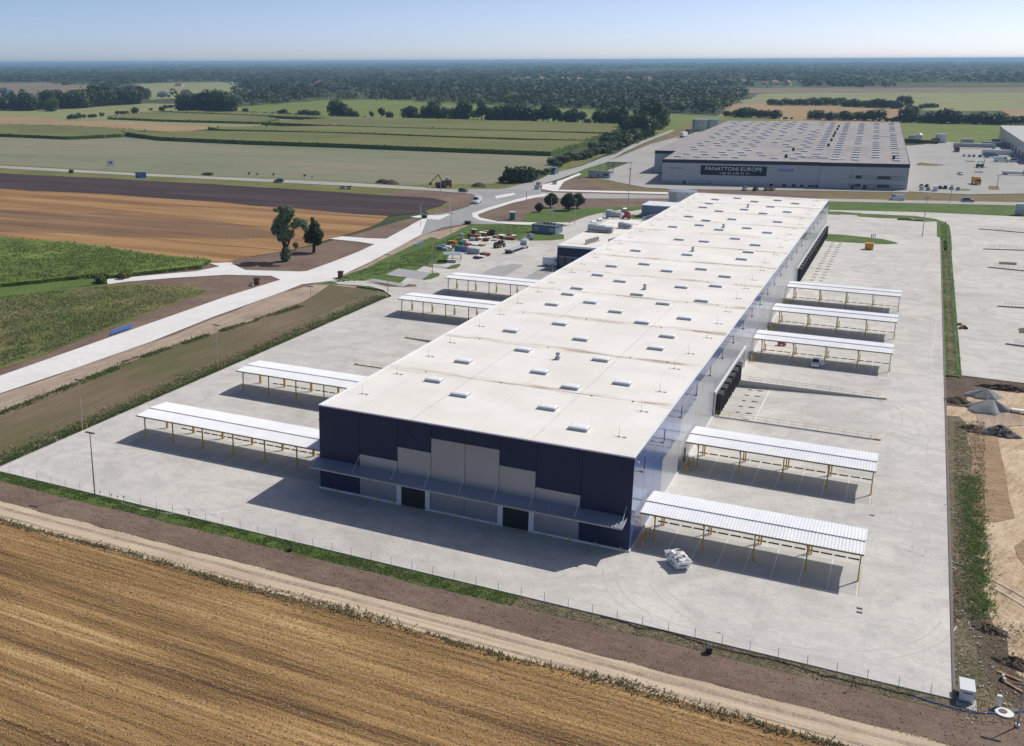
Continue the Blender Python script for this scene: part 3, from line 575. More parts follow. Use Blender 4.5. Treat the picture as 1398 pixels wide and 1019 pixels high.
# skylights
SK = {-33.1: [239.2, 228.3, 218.3, 196.6, 175.1, 133.9, 112.3, 101.3, 86.3, 80.3, 70.4, 48.3, 27.6, 16.8],
      -27.15: [245.6, 211.8, 190.9, 181.1, 154.6, 117.8, 97, 75.2, 56.7, 37.8, 12.4],
      -20.9: [239.4, 218.7, 196.4, 175.3, 154.4, 133.8, 112.2, 86, 70, 48.3, 27.5],
      -14.6: [245.6, 228.7, 212.4, 181.4, 162.2, 117.5, 96.7, 80.3, 64, 37.9, 22.4, 12.4],
      -8.6: [239.9, 218.8, 196.8, 175.7, 154.6, 143.7, 133.6, 111.5, 100.8, 85.9, 70.3, 56.5, 48.2, 27.5, 6.6]}
def skylight(x, y, z, parent, first=[None]):
    if first[0] is None:
        mb = MB(); w, d = 1.2, .75
        mb.box(-w, w, -d, d, 0, .34); mb.box(-w-.05, w+.05, -d-.05, d+.05, .34, .40)
        n = len(mb.v)
        mb.face([(-w, -d, .41), (w, -d, .41), (w*.8, -d*.7, .5), (-w*.8, -d*.7, .5)]); mb.face([(w, -d, .41), (w, d, .41), (w*.8, d*.7, .5), (w*.8, -d*.7, .5)])
        mb.face([(w, d, .41), (-w, d, .41), (-w*.8, d*.7, .5), (w*.8, d*.7, .5)]); mb.face([(-w, d, .41), (-w, -d, .41), (-w*.8, -d*.7, .5), (-w*.8, d*.7, .5)])
        mb.face([(-w*.8, -d*.7, .5), (w*.8, -d*.7, .5), (w*.8, d*.7, .5), (-w*.8, d*.7, .5)])
        for sx in (-1, 1): mb.box(sx*w*.92-.04, sx*w*.92+.04, d, d+.16, .3, .44)
        mb.m = [1 if all(mb.v[i][2] > .37 for i in f) else 0 for f in mb.f]; o = mb.build('skylight', [M['skyl_shaded'], M['dome']], parent); first[0] = o
    else:
        o = first[0].copy(); C.objects.link(o); o.parent = parent
    o.location = (x, y, z); return o
M['skyl_shaded'] = plain('skylight shaded curb', (.56, .58, .62), .6, var=.05)  # greyer than the dome: the shade on the sides is put into the colour
M['dome'] = plain('skylight dome', (.86, .87, .87), .7, coat=0., var=.05)
r = random.Random(3)
for x, ys in SK.items():
    for y in ys: skylight(x, y, 11.93, wh)
for i, (x, y) in enumerate([(-20.9, 225), (-20.6, 179.8), (-20.9, 139.5), (-20.9, 91.6), (-20.8, 35.5)]):
    mb = MB(); mb.box(-.35, .35, -.35, .35, 0, .35); mb.tube((0, 0, .35), (0, 0, .8), .22, n=10); mb.tube((0, 0, .72), (0, 0, 1.05), .36, .3, n=10)
    mb.build('roof_vent', M['steel'], wh).location = (x, y, 11.93)
rod = None
for side, x in ((0, -3.2), (1, -39.6)):
    for k in range(24):
        y = 6+k*10.55
        if rod is None:
            mb = MB(); mb.tube((0, 0, 0), (0, 0, 1.3), .022, n=5); mb.box(-.13, .13, -.13, .13, 0, .1); mb.box(.5, .9, -.1, .1, 0, .09); mb.tube((-.7, 0, .03), (.5, 0, .03), .02, n=4)
            rod = mb.build('lightning_rod', M['steel'], wh); o = rod
        else: o = rod.copy(); C.objects.link(o); o.parent = wh
        o.location = (x+r.uniform(-.5, .5), y+r.uniform(-1, 1), 11.93)
for x, y in ((-12.7, 3.2), (-34, 1.6)): pass
mb = MB()
for yv in [20.2+21.07*k for k in range(11)]:
    for x in (-36, -24.2, -11, -5.3): mb.tube((x, yv, 11.93), (x, yv, 11.99), .16, n=8)
mb.build('roof_drain', M['darksteel'], wh)['kind'] = 'stuff'
mb = MB()
for k in range(8):
    yy = 34.7+21.07*k
    for q in range(60):
        x = -41.5+q*.7
        if r.random() < .8 and yy < 140: mb.box(x-.05, x+.05, yy-.05, yy+.05, 11.93, 11.96)
for xx in (-28.85, -12.6):
    for q in range(110):
        if r.random() < .85: mb.box(xx-.05, xx+.05, 1+q*.72-.05, 1+q*.72+.05, 11.93, 11.96)
mb.build('roof_fastener_row', M['steel'], wh)['kind'] = 'stuff'
# wall lamps
def wlamp(x, y, z, rz):
    mb = MB(); mb.tube((0, 0, 0), (0, -.55, .12), .03, n=5); mb.box(-.16, .16, -.85, -.45, .05, .15)
    o = mb.build('wall_lamp', M['darksteel'], wh); o.location = (x, y, z); o.rotation_euler.z = rz
for x in (-41.9, -28.9, -15.2, -1.1): wlamp(x, 0, 10.1 if x < -40 or x > -2 else 10.4, 0)
for k in range(23): wlamp(0, 1+k*10.66, 9.9, math.pi/2)
op = None
for k in range(23):
    if op is None: mb = MB(); mb.box(0, .05, -.06, .06, 8.6, 10.2); op = mb.build('overflow_pipe', M['darksteel'], wh); o = op
    else: o = op.copy(); C.objects.link(o); o.parent = wh
    o.location = (0, 5.4+k*10.66, 0)
mb = MB(); mb.tube((0, 0, 0), (.4, -.3, .05), .05, n=6); mb.tube((.35, -.3, -.12), (.35, -.3, .08), .1, n=8)
mb.build('security_camera', M['white'], wh).location = (0, 1.0, 11.2)
# docks on the right side
mb = MB(); mb.box(.002, .22, 54.45, 76.5, -1.2, .0)
mb.build('dock_wall', M['kerb'], wh)
mb = MB(); mb.box(.0, .16, 54.0, 85.8, 3.75, 4.28); mb.box(0, .2, 54.0, 54.3, .0, 3.74); mb.box(0, .2, 79.2, 79.6, 0, 3.74); mb.box(0, .2, 85.4, 85.8, 0, 3.74)
mb.build('dock_fascia', M['white'], wh)
mb = MB(); mb.box(0, .16, 171.0, 254.3, 3.7, 4.2); mb.box(0, .2, 171.0, 171.3, 0, 3.69)
mb.build('dock_fascia', M['white'], wh)
mb = MB()
for q in range(8): mb.box(.0, .08, 80.0, 85.2, .02+.45*q, .45*q+.44)
mb.build('roller_gate', M['steel'], wh)
mb = MB(); mb.box(-.1, .0, 54.45, 79, 0, 4.3); mb.box(-.1, .0, 171.3, 254, .0, 4.2); mb.build('dock_recess', M['side_grey'], wh)
shel = None
def shelter_at(y, z0):
    global shel
    if shel is None:
        mb = MB(); w = 1.25
        mb.box(.0, .75, -w, -w+.35, .1, 3.45); mb.box(.0, .75, w-.35, w, .1, 3.45); mb.box(.0, .8, -w-.03, w+.03, 3.1, 3.62)
        shel = mb.build('dock_shelter', M['black'], wh)
        md = MB(); md.box(0.002, .06, -w+.35, w-.35, .1, 3.1); md.build('dock_door', M['portacabin'], shel)
        mp = MB(); mp.box(0.23, .5, -w+.1, -w+.4, -.35, .08); mp.box(0.23, .5, w-.4, w-.1, -.35, .08); mp.build('dock_bumper', M['black'], shel)
        o = shel
    else: o = copy_tree(shel, parent=wh)
    o.location = (0.17 if z0 < 1 else 0, y, 0)
for k in range(6): shelter_at(56.6+k*3.72, 0)
for k in range(19): shelter_at(174.2+k*4.3, 0)
# pit walls with railings
def pit_wall(x0, x1, y, lo_at, label, side):
    o = thing('ramp_wall', label, 'retaining wall', ((x0+x1)/2, y, 0), 0, 'railed walls beside the sunken loading ramps')
    mb = MB(); a, b = x0-(x0+x1)/2, x1-(x0+x1)/2
    za, zb = (-1.1, -.02) if lo_at == 0 else (-.02, -1.1)
    n = len(mb.v); w = .14
    for yy in (-w, w):
        mb.v += [(a, yy, za), (b, yy, zb), (b, yy, .18), (a, yy, .18)]
    for q in ((0, 1, 2, 3), (7, 6, 5, 4), (3, 2, 6, 7), (1, 5, 6, 2), (0, 3, 7, 4), (0, 4, 5, 1)): mb.f.append(q); mb.m.append(0)
    mb.build('wall_body', M['kerb'], o)
    mb = MB(); n = 12 if x1-x0 > 10 else 4
    for k in range(n+1):
        x = a+.2+(b-a-1.6)*k/n; mb.tube((x, 0, .18), (x, 0, 1.0), .022, n=5)
    for z in (.55, 1.0): mb.tube((a+.2, 0, z), (a+.2+(b-a-1.6), 0, z), .022, n=5)
    mb.build('railing', M['railing'], o)
    mb = MB(); ex = b if lo_at == 0 else a
    mb.box(ex-.9 if lo_at == 0 else ex, ex if lo_at == 0 else ex+.9, -.16, .16, .18, .23); mb.build('warning_strip', M['yellow'], o)
M['railing'] = plain('ochre railing', K(206, 176, 110), .5)
pit_wall(.3, 24.9, 54.4, 0, 'railed concrete ramp wall nearest the camera, right of the warehouse', 0)
pit_wall(.3, 24.9, 76.6, 0, 'railed concrete ramp wall in front of the parked white car', 0)
pit_wall(-67, -42.6, 54.4, 1, 'railed ramp wall left of the warehouse, just behind the second canopy', 1)
pit_wall(-67, -42.6, 76.6, 1, 'railed ramp wall left of the warehouse, in front of the two far canopies', 1)
rail_l = [('yellow pipe rail at the front right wall corner of the warehouse', (.7, 1.6)), ('yellow pipe rail by the side door between the two nearest right canopies', (.7, 28)),
          ('yellow pipe rail at the wall end of the third right canopy', (.7, 90)), ('yellow pipe rail at the wall end of the fourth right canopy', (.7, 117)), ('yellow pipe rail at the wall end of the fifth right canopy', (.7, 144))]
for i, (lb, (x, y)) in enumerate(rail_l):
    mb = MB()
    for q in range(5): mb.tube((0, q*1.0, 0), (0, q*1.0, 1.0), .045, n=6)
    for z in (.5, 1.0): mb.tube((0, 0, z), (0, 4.0, z), .045, n=6)
    for q in (0, 2, 4): mb.tube((.45, q*1.0, 0), (.45, q*1.0, 1.05), .07, n=6)
    tag(mb.build('guard_rail', M['yellow'], loc=(x, y, 0)), lb, 'guard rail', 'yellow guard rails along the warehouse wall')
# side doors
mb = MB(); mb.box(0, .05, 27.0, 27.5, .25, 2.3); mb.box(0, .05, 31.0, 32.0, .25, 2.3); mb.build('side_door', M['darksteel'], wh)
bol = None
for i, x in enumerate((-39.7, -36.6, -23.9, -22.1, -19.8, -17.2, -10.2, -7.2, -3.9, -.9, -33.5, -31.0)):
    if bol is None:
        mb = MB(); mb.tube((0, 0, 0), (0, 0, .75), .06, n=8); bol = mb.build('bollard', M['yellow']); o = bol
    else: o = bol.copy(); C.objects.link(o)
    o.location = (x, -.55, 0)
for i, o in enumerate(sorted([o for o in C.objects if o.name.startswith('bollard')], key=lambda o: o.location.x)):
    tag(o, 'yellow bollard, %s from the left, at the foot of the navy front wall' % ordn(i), 'bollard', 'bollards in front of the front wall')

# ---------------------------------------------------------------- canopies
def canopy(name, x0, x1, y, label, posts_f, posts_b, right):
    o = thing(name, label, 'canopy', ((x0+x1)/2, y+3.6, 0), 0, 'steel truck canopies beside the warehouse')
    cx, cy = (x0+x1)/2, y+3.6; zf, zr, zb = 3.88, 4.10, 3.86; yr = 2.9+(-.1)
    ry = y+3.1
    a = ribbed(x0-cx, x1-cx, y-cy, zf, ry-cy, zr, .36, .055, .05).build('front_roof_slope', M['whitebright'], o)
    ribbed(x0-cx, x1-cx, ry-cy-.05, zr+.12, y+7.2-cy, zb+.05, .36, .055, .05).build('rear_roof_slope', M['whitebright'], o)
    mb = MB(); mb.box(x0-cx+.02, x1-cx-.02, ry-cy-.03, ry-cy+.02, zr-.02, zr+.07); mb.build('ridge_gap_shade', M['darksteel'], o)  # dark strip paints the shaded gap below the rear slope edge
    mb = MB(); mb.box(x0-cx, x1-cx, y-cy-.07, y-cy-.01, zf-.16, zf+.03); mb.build('eaves_gutter', M['post'], o)
    mb = MB()
    for z, yy in ((zf-.14, 1.3), (zr-.26, 3.1), (zb+.02, 6.2)): mb.box(x0-cx+.1, x1-cx-.1, y+yy-cy-.06, y+yy-cy+.06, z-.16, z)
    mb.build('purlin', M['post'], o)
    for x in sorted(set(posts_f)):
        mb = MB(); mb.box(x-cx-.07, x-cx+.07, y+1.3-cy-.07, y+1.3-cy+.07, 1.3, 3.6, 0); mb.box(x-cx-.085, x-cx+.085, y+1.3-cy-.085, y+1.3-cy+.085, 0, 1.3, 1)
        mb.box(x-cx-.16, x-cx+.16, y+1.3-cy-.16, y+1.3-cy+.16, 0, .03, 1)
        mb.build('post', [M['postyel'] if right else M['post'], M['yellow']], o)
    for x in posts_b:
        mb = MB(); mb.box(x-cx-.07, x-cx+.07, y+6.2-cy-.07, y+6.2-cy+.07, 0, 3.66, 0)
        mb.box(x-cx+.2, x-cx+.38, y+6.1-cy-.09, y+6.1-cy+.09, 0, 1.5, 1)
        mb.build('post', [M['postyel'] if right else M['post'], M['yellow']], o)
    mb = MB()
    for x in posts_b:
        mb.tube((x-cx, y+.3-cy, zf-.2), (x-cx, y+3.1-cy, zr-.3), .06, n=5); mb.tube((x-cx, y+3.1-cy, zr-.3), (x-cx, y+7.0-cy, zb-.15), .06, n=5)
        mb.tube((x-cx, y+1.3-cy, 2.9), (x-cx, y+2.2-cy, zr-.45), .045, n=5)
    mb.build('rafter', M['post'], o)
    return o
M['postyel'] = plain('dull yellow post', K(178, 148, 78), .5)
nm = ['nearest', 'second nearest', 'third nearest', 'fourth nearest', 'farthest']
for i, y in enumerate(CANR):
    canopy('canopy', .3, 24.9, y, 'white corrugated canopy right of the warehouse, %s to the camera' % nm[i], [1.9, 7.65, 13.4, 19.1, 24.6], [1.75, 7.5, 13.35, 19.0], True)
nl = ['nearest', 'second nearest', 'third nearest', 'farthest']
for i, y in enumerate(CANL):
    canopy('canopy', -77.4, -42.7, y, 'white corrugated canopy left of the warehouse, %s to the camera' % nl[i], [-76.9, -71.5, -65.9, -60.3, -54.7, -49.2], [-77.0+.3, -71.5, -65.9, -60.4, -54.9, -49.5], False)
# wheel stops
ws = None
wi = 0
def wstop(x, y, label, rz=0., sc_=1.):
    global ws
    if ws is None:
        mb = MB(); mb.xprism([(-.62, 0), (.62, 0), (.58, .1), (-.58, .1)], -.07, .07); ws = mb.build('wheel_stop', M['black']); o = ws
    else: o = ws.copy(); C.objects.link(o)
    o.location = (x, y, .012); o.rotation_euler.z = rz; o.scale = (sc_, sc_, 1)
    tag(o, label, 'wheel stop', 'black wheel stops on the paving')
names_r = nm
for ci, y in enumerate(CANR):
    for k in range(8):
        for s, dx in ((0, .75), (1, 2.2)):
            wstop(1.0+k*2.95+dx, y+6.9, 'black wheel stop, %s from the wall behind the %s right canopy' % (ordn(k*2+s), names_r[ci]))
for ci, y in enumerate(CANL[:2]):
    for k in range(1, 12):
        for s, dx in ((0, .75), (1, 2.2)):
            wstop(-77+k*2.95+dx-.4, y+6.9, 'black wheel stop, %s from the outer end behind the %s left canopy' % (ordn((k-1)*2+s), nl[ci]))
for k in range(6):
    for s, (dx, ln) in enumerate(((2.9, .55), (4.65, .8))):
        y = 57.6+k*3.4; z = -1.05+dx/24.8*1.05
        wstop(dx, y, 'black wheel stop in %s lane of the sunken dock, %s row' % (ordn(k), ('inner', 'outer')[s]), 0, ln); C.objects[-1].location.z = z+.01 if True else 0
for k in range(17):
    for s, dx in enumerate((3.4, 5.6)):
        wstop(dx, 173+k*4.3, 'black wheel stop in %s lane of the far dock row, %s row' % (ordn(k), ('inner', 'outer')[s]), 0, .85)
mb = MB()
mb.face([(5.95, 55.5, -.785), (6.15, 55.5, -.776), (6.15, 76.3, -.776), (5.95, 76.3, -.785)]); tag(mb.build('dock_line', M['line']), kind='structure')

# ---------------------------------------------------------------- rear and left additions
anx = thing('annex', 'low dark-fronted annex with white roof on the left warehouse side', 'annex', (-61.8, 162.5, 0))
mb = MB(); mb.box(0, 19.2, 0, 56, 0, 6.4); mb.build('wall', M['navy'], anx)
mb = MB(); mb.box(.15, 19.2, .15, 55.9, 6.4, 6.6); mb.build('roof', M['roof'], anx)
mb = MB(); mb.box(-.05, .12, -.05, 56, 6.2, 6.75); mb.box(.12, 19.2, -.05, .12, 6.2, 6.75); mb.build('roof_edge_trim', M['whitebright'], anx)
mb = MB()
for k in range(9): mb.box(.6+k*2.1, 2.2+k*2.1, -.06, -.0, .3, 3.4); 
mb.build('window', M['glass'], anx)
mb = MB(); mb.box(0, 19, -.3, -.06, 3.5, 3.9); mb.build('cornice', M['lit_navy'], anx)
def hvac(x, y, z, w, d, h, label, rz=0.):
    o = thing('rooftop_unit', label, 'rooftop unit', (x, y, z), rz, 'grey ventilation units on the annex roof')
    mb = MB()
    for k in range(3): mb.box(-w/2+k*w/3+.04, -w/2+(k+1)*w/3-.04, -d/2, d/2, .35, h*(1-.12*k))
    mb.build('casing', M['portacabin'], o)
    mb = MB(); mb.box(-w/2, w/2, -d/2-.2, -d/2-.02, .9, 1.3); mb.tube((-w/4, -d/2-.5, .6), (w/3, -d/2-.5, .6), .22, n=8); mb.tube((w/3, -d/2-.5, .6), (w/3, -d/2+.1, 1.2), .22, n=8)
    mb.build('duct', M['steel'], o)
    mb = MB()
    for sx in (-.45, 0, .45):
        for sy in (-.45, .45): mb.box(sx*w-.08, sx*w+.08, sy*d-.08, sy*d+.08, 0, .35)
    mb.build('support_frame', M['darksteel'], o)
    mb = MB()
    for k in range(3): mb.box(-w/2+k*w/3+.25, -w/2+(k+1)*w/3-.25, -d/2-.03, -d/2-.0, .6, 1.2); 
    mb.build('grille', M['darksteel'], o)
p = at(820, 317, 6.6); hvac(p.x, p.y, 6.6, 7.5, 2.2, 2.3, 'large grey ventilation unit in the middle of the annex roof')
p = at(838, 298, 6.6); hvac(p.x, p.y, 6.6, 5, 2.4, 2.6, 'tall grey ventilation unit farther back on the annex roof')
p = at(858, 312, 6.6); hvac(p.x-1, p.y, 6.6, 4, 2, 1.8, 'small grey ventilation unit beside the warehouse roof edge')
for i, (px, py, n) in enumerate(((800, 334, 5), (831, 333, 6), (878, 302, 6))):
    p = at(px, py, 6.6); o = thing('condenser_row', ['row of dark condensers at the front of the annex roof', 'row of dark condensers by the warehouse roof edge', 'farthest row of dark condensers on the annex roof'][i], 'condensers', (p.x, p.y, 6.6), 1.35, 'condenser rows on the annex roof')
    for k in range(n):
        mb = MB(); mb.box(k*1.5, k*1.5+1.0, -.25, .25, .3, 1.3); mb.build('condenser', M['steel'], o)
        mb = MB(); mb.tube((k*1.5+.5, .26, .8), (k*1.5+.5, .29, .8), .38, n=12); mb.build('fan_grille', M['darksteel'], o)
    mb = MB(); mb.box(-.2, n*1.5, -.35, -.27, .15, .27); mb.box(-.2, n*1.5, .27, .35, .15, .27); mb.box(-.1, 0, -.3, .3, 0, .15); mb.build('rack', M['steel'], o)
# sprinkler tanks
def tank(x, y, r_, h, label, grp='galvanised water tanks'):
    o = thing('water_tank', label, 'water tank', (x, y, 0), 0, grp)
    mb = MB(); n = 72
    for k in range(n):
        rr = r_*(1+.006*(k % 2)); t = 2*math.pi*k/n; mb.v += [(rr*math.cos(t), rr*math.sin(t), 0), (rr*math.cos(t), rr*math.sin(t), h)]
    for k in range(n): a, b = 2*k, 2*((k+1) % n); mb.f.append((a, b, b+1, a+1)); mb.m.append(0)
    mb.build('shell', M['tank'], o)
    mb = MB(); mb.tube((0, 0, h), (0, 0, h+.15), r_*1.01, r_*1.01, n=48); mb.tube((0, 0, h+.15), (0, 0, h+.6), r_, r_*.1, n=48); mb.build('tank_lid', M['tank'], o)
    mb = MB()
    for z in (h*.33, h*.66): mb.tube((0, 0, z), (0, 0, z+.1), r_*1.015, n=48)
    mb.build('hoop', M['steel'], o)
tank(-57.4, 309, 5.4, 5.8, 'round galvanised water tank behind the far left roof corner')
ph = thing('pump_house', 'small blue grey pump house beside the water tank', 'pump house', (-65, 272.9, 0))
mb = MB(); mb.box(0, 13, 0, 12, 0, 4.2); mb.build('wall', M['bluegrey'], ph)
mb = MB(); mb.box(-.1, 13.1, -.1, 12.1, 4.2, 4.4); mb.build('roof', M['whitebright'], ph)
mb = MB(); mb.box(8, 9, -.04, 0, 0, 2.1); mb.build('door', M['darksteel'], ph)
# guard house
gh = thing('guard_house', 'blue grey guard house with dark flat roof by the gate', 'guard house', (-84.3, 222.2, 0), -.12)
mb = MB(); mb.box(-4.5, 4.0, -3.0, 3.0, 0, 2.6); mb.build('wall', M['bluegrey'], gh)
mb = MB(); mb.box(-4.8, 4.3, -3.3, 3.3, 2.6, 2.85); mb.build('roof', M['roofdark'], gh)
mb = MB(); mb.box(2.0, 3.6, -3.04, -3.0, .9, 2.1); mb.box(-3.6, -2.2, -3.04, -3.0, .9, 2.1); mb.build('window', M['glasslight'], gh)
mb = MB()
for k in range(4): mb.box(-1.6+k*1.2, -1.0+k*1.2, -.4, .4, 2.85, 3.4)
mb.build('roof_unit', M['darksteel'], gh)
# ---------------------------------------------------------------- vegetation
def leafq(mb, c, s, r, mi=0, flat=.0, out=None):
    n = Vector((r.gauss(0, 1), r.gauss(0, 1), r.gauss(0, 1)+.5+flat))
    if out is not None: n = n*.55+out*1.5
    n.normalize()
    a = n.orthogonal().normalized(); b = n.cross(a); t = r.uniform(0, 6.28)
    a, b = a*math.cos(t)+b*math.sin(t), b*math.cos(t)-a*math.sin(t)
    k = len(mb.v); w = s*r.uniform(.6, 1.2); h = s*r.uniform(.6, 1.2)
    mb.v += [tuple(c-a*w), tuple(c-b*h*.8+a*w*.2), tuple(c+a*w), tuple(c+b*h)]
    mb.f.append((k, k+1, k+2, k+3)); mb.m.append(mi)
def crown(mb, r, n, lobes, s, mi=0):
    tot = sum(l[3]**2 for l in lobes)
    for (x, y, z, rad, zs) in lobes:
        for _ in range(int(n*rad**2/tot)):
            d = Vector((r.gauss(0, 1), r.gauss(0, 1), r.gauss(0, 1)))
            if d.length < .01: continue
            d.normalize(); q = rad*r.uniform(.62, 1.04)
            leafq(mb, Vector((x+d.x*q, y+d.y*q, max(.15*s, z+d.z*q*zs))), s, r, mi, 0, d)
def std_lobes(r, w, h, n, zlow=.3):
    L = [(0, 0, h*.58, w*.36, .9)]
    for i in range(n):
        a = 6.28*i/n+r.uniform(-.5, .5); q = w*r.uniform(.15, .3); z = h*r.uniform(zlow, .8)
        L.append((q*math.cos(a), q*math.sin(a), z, w*r.uniform(.16, .27), r.uniform(.8, 1.1)))
    return L
TP = {}
def tproto(kind, v):
    if (kind, v) in TP: return TP[(kind, v)]
    r = random.Random(hash((len(kind), v, 5)) & 0xffff); mb = MB()
    # unit height crowns, about as wide as high; scaled per tree
    if kind == 'bush':
        L = [(r.uniform(-.35, .35), r.uniform(-.3, .3), r.uniform(.25, .55), r.uniform(.26, .42), .95) for _ in range(7)]
        crown(mb, r, 520, L, .085)
    elif kind == 'tall':
        L = std_lobes(r, .75, 1.0, 7, .25); crown(mb, r, 620, L, .06); mb.tube((0, 0, 0), (0, 0, .5), .03, .02, n=5, mi=1)
    else:
        L = std_lobes(r, 1.15, 1.0, 8, .22); L.append((0, 0, .22, .38, .6)); crown(mb, r, 680, L, .075); mb.tube((0, 0, 0), (0, 0, .4), .035, .02, n=5, mi=1)
    me = bpy.data.meshes.new('tree_shape'); me.from_pydata(mb.v, [], mb.f); me.update()
    me.polygons.foreach_set('material_index', mb.m)
    TP[(kind, v)] = me; return me
TM = {}
def tmesh(kind, v, mat):
    k = (kind, v, mat)
    if k not in TM:
        me = tproto(kind, v).copy(); me.materials.append(M[mat]); me.materials.append(M['bark']); TM[k] = me
    return TM[k]
tr_ = random.Random(21)
def tree(px, py, hpx, kind, mat, label, group, name=None, wide=1.):
    p = at(px, py); h = pxh(px, py, hpx)
    o = bpy.data.objects.new(name or ('bush' if kind == 'bush' else 'tree'), tmesh(kind, tr_.randint(0, 3), mat)); C.objects.link(o)
    o.location = (p.x, p.y, -.3); o.rotation_euler.z = tr_.uniform(0, 6.28)
    w = h*tr_.uniform(.95, 1.35)*wide; o.scale = (w, w, h*tr_.uniform(1.02, 1.22))
    return tag(o, label, 'bush' if kind == 'bush' else 'tree', group)
def row(cx, cy, s, L, where, group, mats=('leaf_dark',), wide=1.):
    """L: (x, base y, height, kind) read off an enlarged view; labels count along the row from the left"""
    L = sorted(L, key=lambda q: q[0])
    for i, q in enumerate(L):
        k = q[3] if len(q) > 3 else 'round'
        m = mats[i % len(mats)] if len(q) < 5 else q[4]
        size = 'tall' if q[2] > 110 else 'low' if q[2] < 60 else 'middling'
        tone = {'leaf_dark': 'dark', 'leaf_mid': 'green', 'leaf_pale': 'pale', 'leaf_yellow': 'yellow'}[m]
        tree(cx+q[0]/s, cy+q[1]/s, q[2]/s, k, m, '%s %s %s, %s from left %s' % (size, tone, 'bush' if k == 'bush' else 'tree', ordn(i), where), group, wide=wide)
B_ = 'bush'; T_ = 'tall'
row(450, 80, 5.592, [(40, 450, 120), (95, 452, 90), (150, 455, 75), (200, 457, 60, B_), (265, 458, 22, B_), (320, 460, 62, T_), (398, 462, 82, T_), (460, 462, 55), (590, 465, 85), (630, 466, 95), (670, 466, 60, B_), (740, 470, 90), (790, 470, 125), (860, 472, 98), (930, 475, 100), (990, 476, 95), (1025, 478, 118), (1095, 480, 85, T_), (1160, 485, 142, T_), (1240, 487, 105), (1300, 488, 118), (1370, 488, 112)],
    'in the left half of the corn-side tree line', 'trees in the line behind the corn strips', ('leaf_dark', 'leaf_dark', 'leaf_mid'))
row(680, 80, 5.592, [(40, 490, 108), (85, 489, 115), (130, 490, 132), (200, 490, 132), (250, 490, 105), (340, 495, 138, T_), (380, 496, 120, T_), (420, 497, 122, T_), (455, 498, 105, T_), (495, 497, 74, T_), (540, 497, 90), (570, 497, 102), (640, 500, 92, T_), (680, 500, 55, B_), (770, 505, 112), (830, 508, 108), (880, 511, 132), (925, 514, 120)],
    'in the right half of the corn-side tree line', 'trees in the line behind the corn strips', ('leaf_dark', 'leaf_mid', 'leaf_dark'))
row(680, 80, 5.592, [(1085, 520, 120), (1150, 530, 170), (1185, 540, 190, T_), (1225, 537, 130), (960, 545, 100), (1000, 572, 120), (1050, 600, 150), (1090, 608, 160), (1130, 588, 150)],
    'in the clump at the hedge end', 'trees in the clump at the hedge end', ('leaf_dark', 'leaf_dark', 'leaf_mid'))
row(680, 80, 5.592, [(420, 812, 60, B_), (450, 830, 55, B_), (480, 800, 65, B_), (520, 790, 60, B_), (545, 780, 75, B_), (600, 775, 64, B_), (650, 770, 66, B_), (690, 755, 66, B_), (735, 735, 70, B_), (725, 690, 55, B_), (770, 725, 80, B_), (800, 720, 92, B_), (850, 715, 92, B_), (820, 660, 80, B_), (890, 695, 95, B_), (930, 670, 100, B_), (960, 660, 105, B_), (990, 645, 105, B_), (1030, 630, 112, B_), (900, 620, 70, B_), (860, 640, 70, B_), (830, 610, 50, B_), (1055, 615, 100, B_)],
    'in the hedge beside the north road', 'bushes of the hedge beside the north road', ('leaf_dark', 'leaf_mid'))
row(680, 80, 5.592, [(35, 942, 62, B_), (75, 942, 85, B_), (110, 945, 125, B_), (160, 945, 150, B_), (215, 938, 130, B_), (255, 918, 90, B_), (300, 882, 42, B_, 'leaf_mid'), (340, 884, 42, B_, 'leaf_mid'), (375, 868, 40, B_, 'leaf_mid')],
    'in the clump beside the junction', 'bushes of the clump beside the junction')
row(0, 80, 5.592, [(20, 390, 92), (60, 392, 60, B_), (115, 395, 105), (160, 397, 85), (205, 397, 112), (240, 398, 95), (275, 385, 58, B_), (330, 385, 70, B_, 'leaf_mid'), (375, 390, 118), (400, 402, 88, 'round', 'leaf_mid'), (480, 380, 102), (510, 378, 95), (550, 378, 105), (590, 376, 110), (625, 375, 120, 'round', 'leaf_mid'), (660, 370, 115), (700, 365, 130), (740, 362, 125), (780, 360, 122), (815, 357, 115), (850, 355, 115), (895, 352, 108), (935, 350, 110), (975, 348, 105), (1005, 348, 105), (1045, 345, 95), (1080, 308, 85), (1115, 305, 75)],
    'in the dark far-left tree line', 'trees of the line at the far left')
row(0, 80, 5.592, [(530, 462, 35, B_), (565, 462, 48, B_), (600, 455, 42, B_), (640, 452, 30, B_), (690, 450, 30, B_), (725, 448, 30, B_), (780, 440, 30, B_), (900, 425, 28, B_), (935, 425, 32, B_), (970, 420, 24, B_), (1035, 416, 48, B_), (1150, 395, 20, B_), (1235, 402, 40, B_), (1265, 380, 32, B_), (1300, 378, 28, B_), (1325, 372, 20, B_)],
    'among scattered shrubs in the left fields', 'scattered shrubs in the left fields', ('leaf_dark', 'leaf_mid'))
row(220, 80, 5.592, [(160, 405, 108), (200, 408, 118), (240, 408, 120), (285, 408, 135), (325, 406, 145), (365, 408, 140), (405, 410, 150), (440, 415, 135), (475, 418, 130), (510, 420, 110), (545, 420, 62, B_), (640, 412, 40, B_), (600, 425, 25, B_), (700, 430, 28, B_), (745, 432, 26, B_), (800, 433, 26, B_), (850, 434, 26, B_), (905, 435, 48, B_), (940, 436, 52, B_), (980, 438, 28, B_), (1030, 440, 26, B_), (1070, 442, 52, B_), (1110, 445, 62, B_), (1150, 446, 62, B_), (1190, 440, 42, B_)],
    'in the wood edge behind left fields', 'trees of the wood edge behind the left fields')
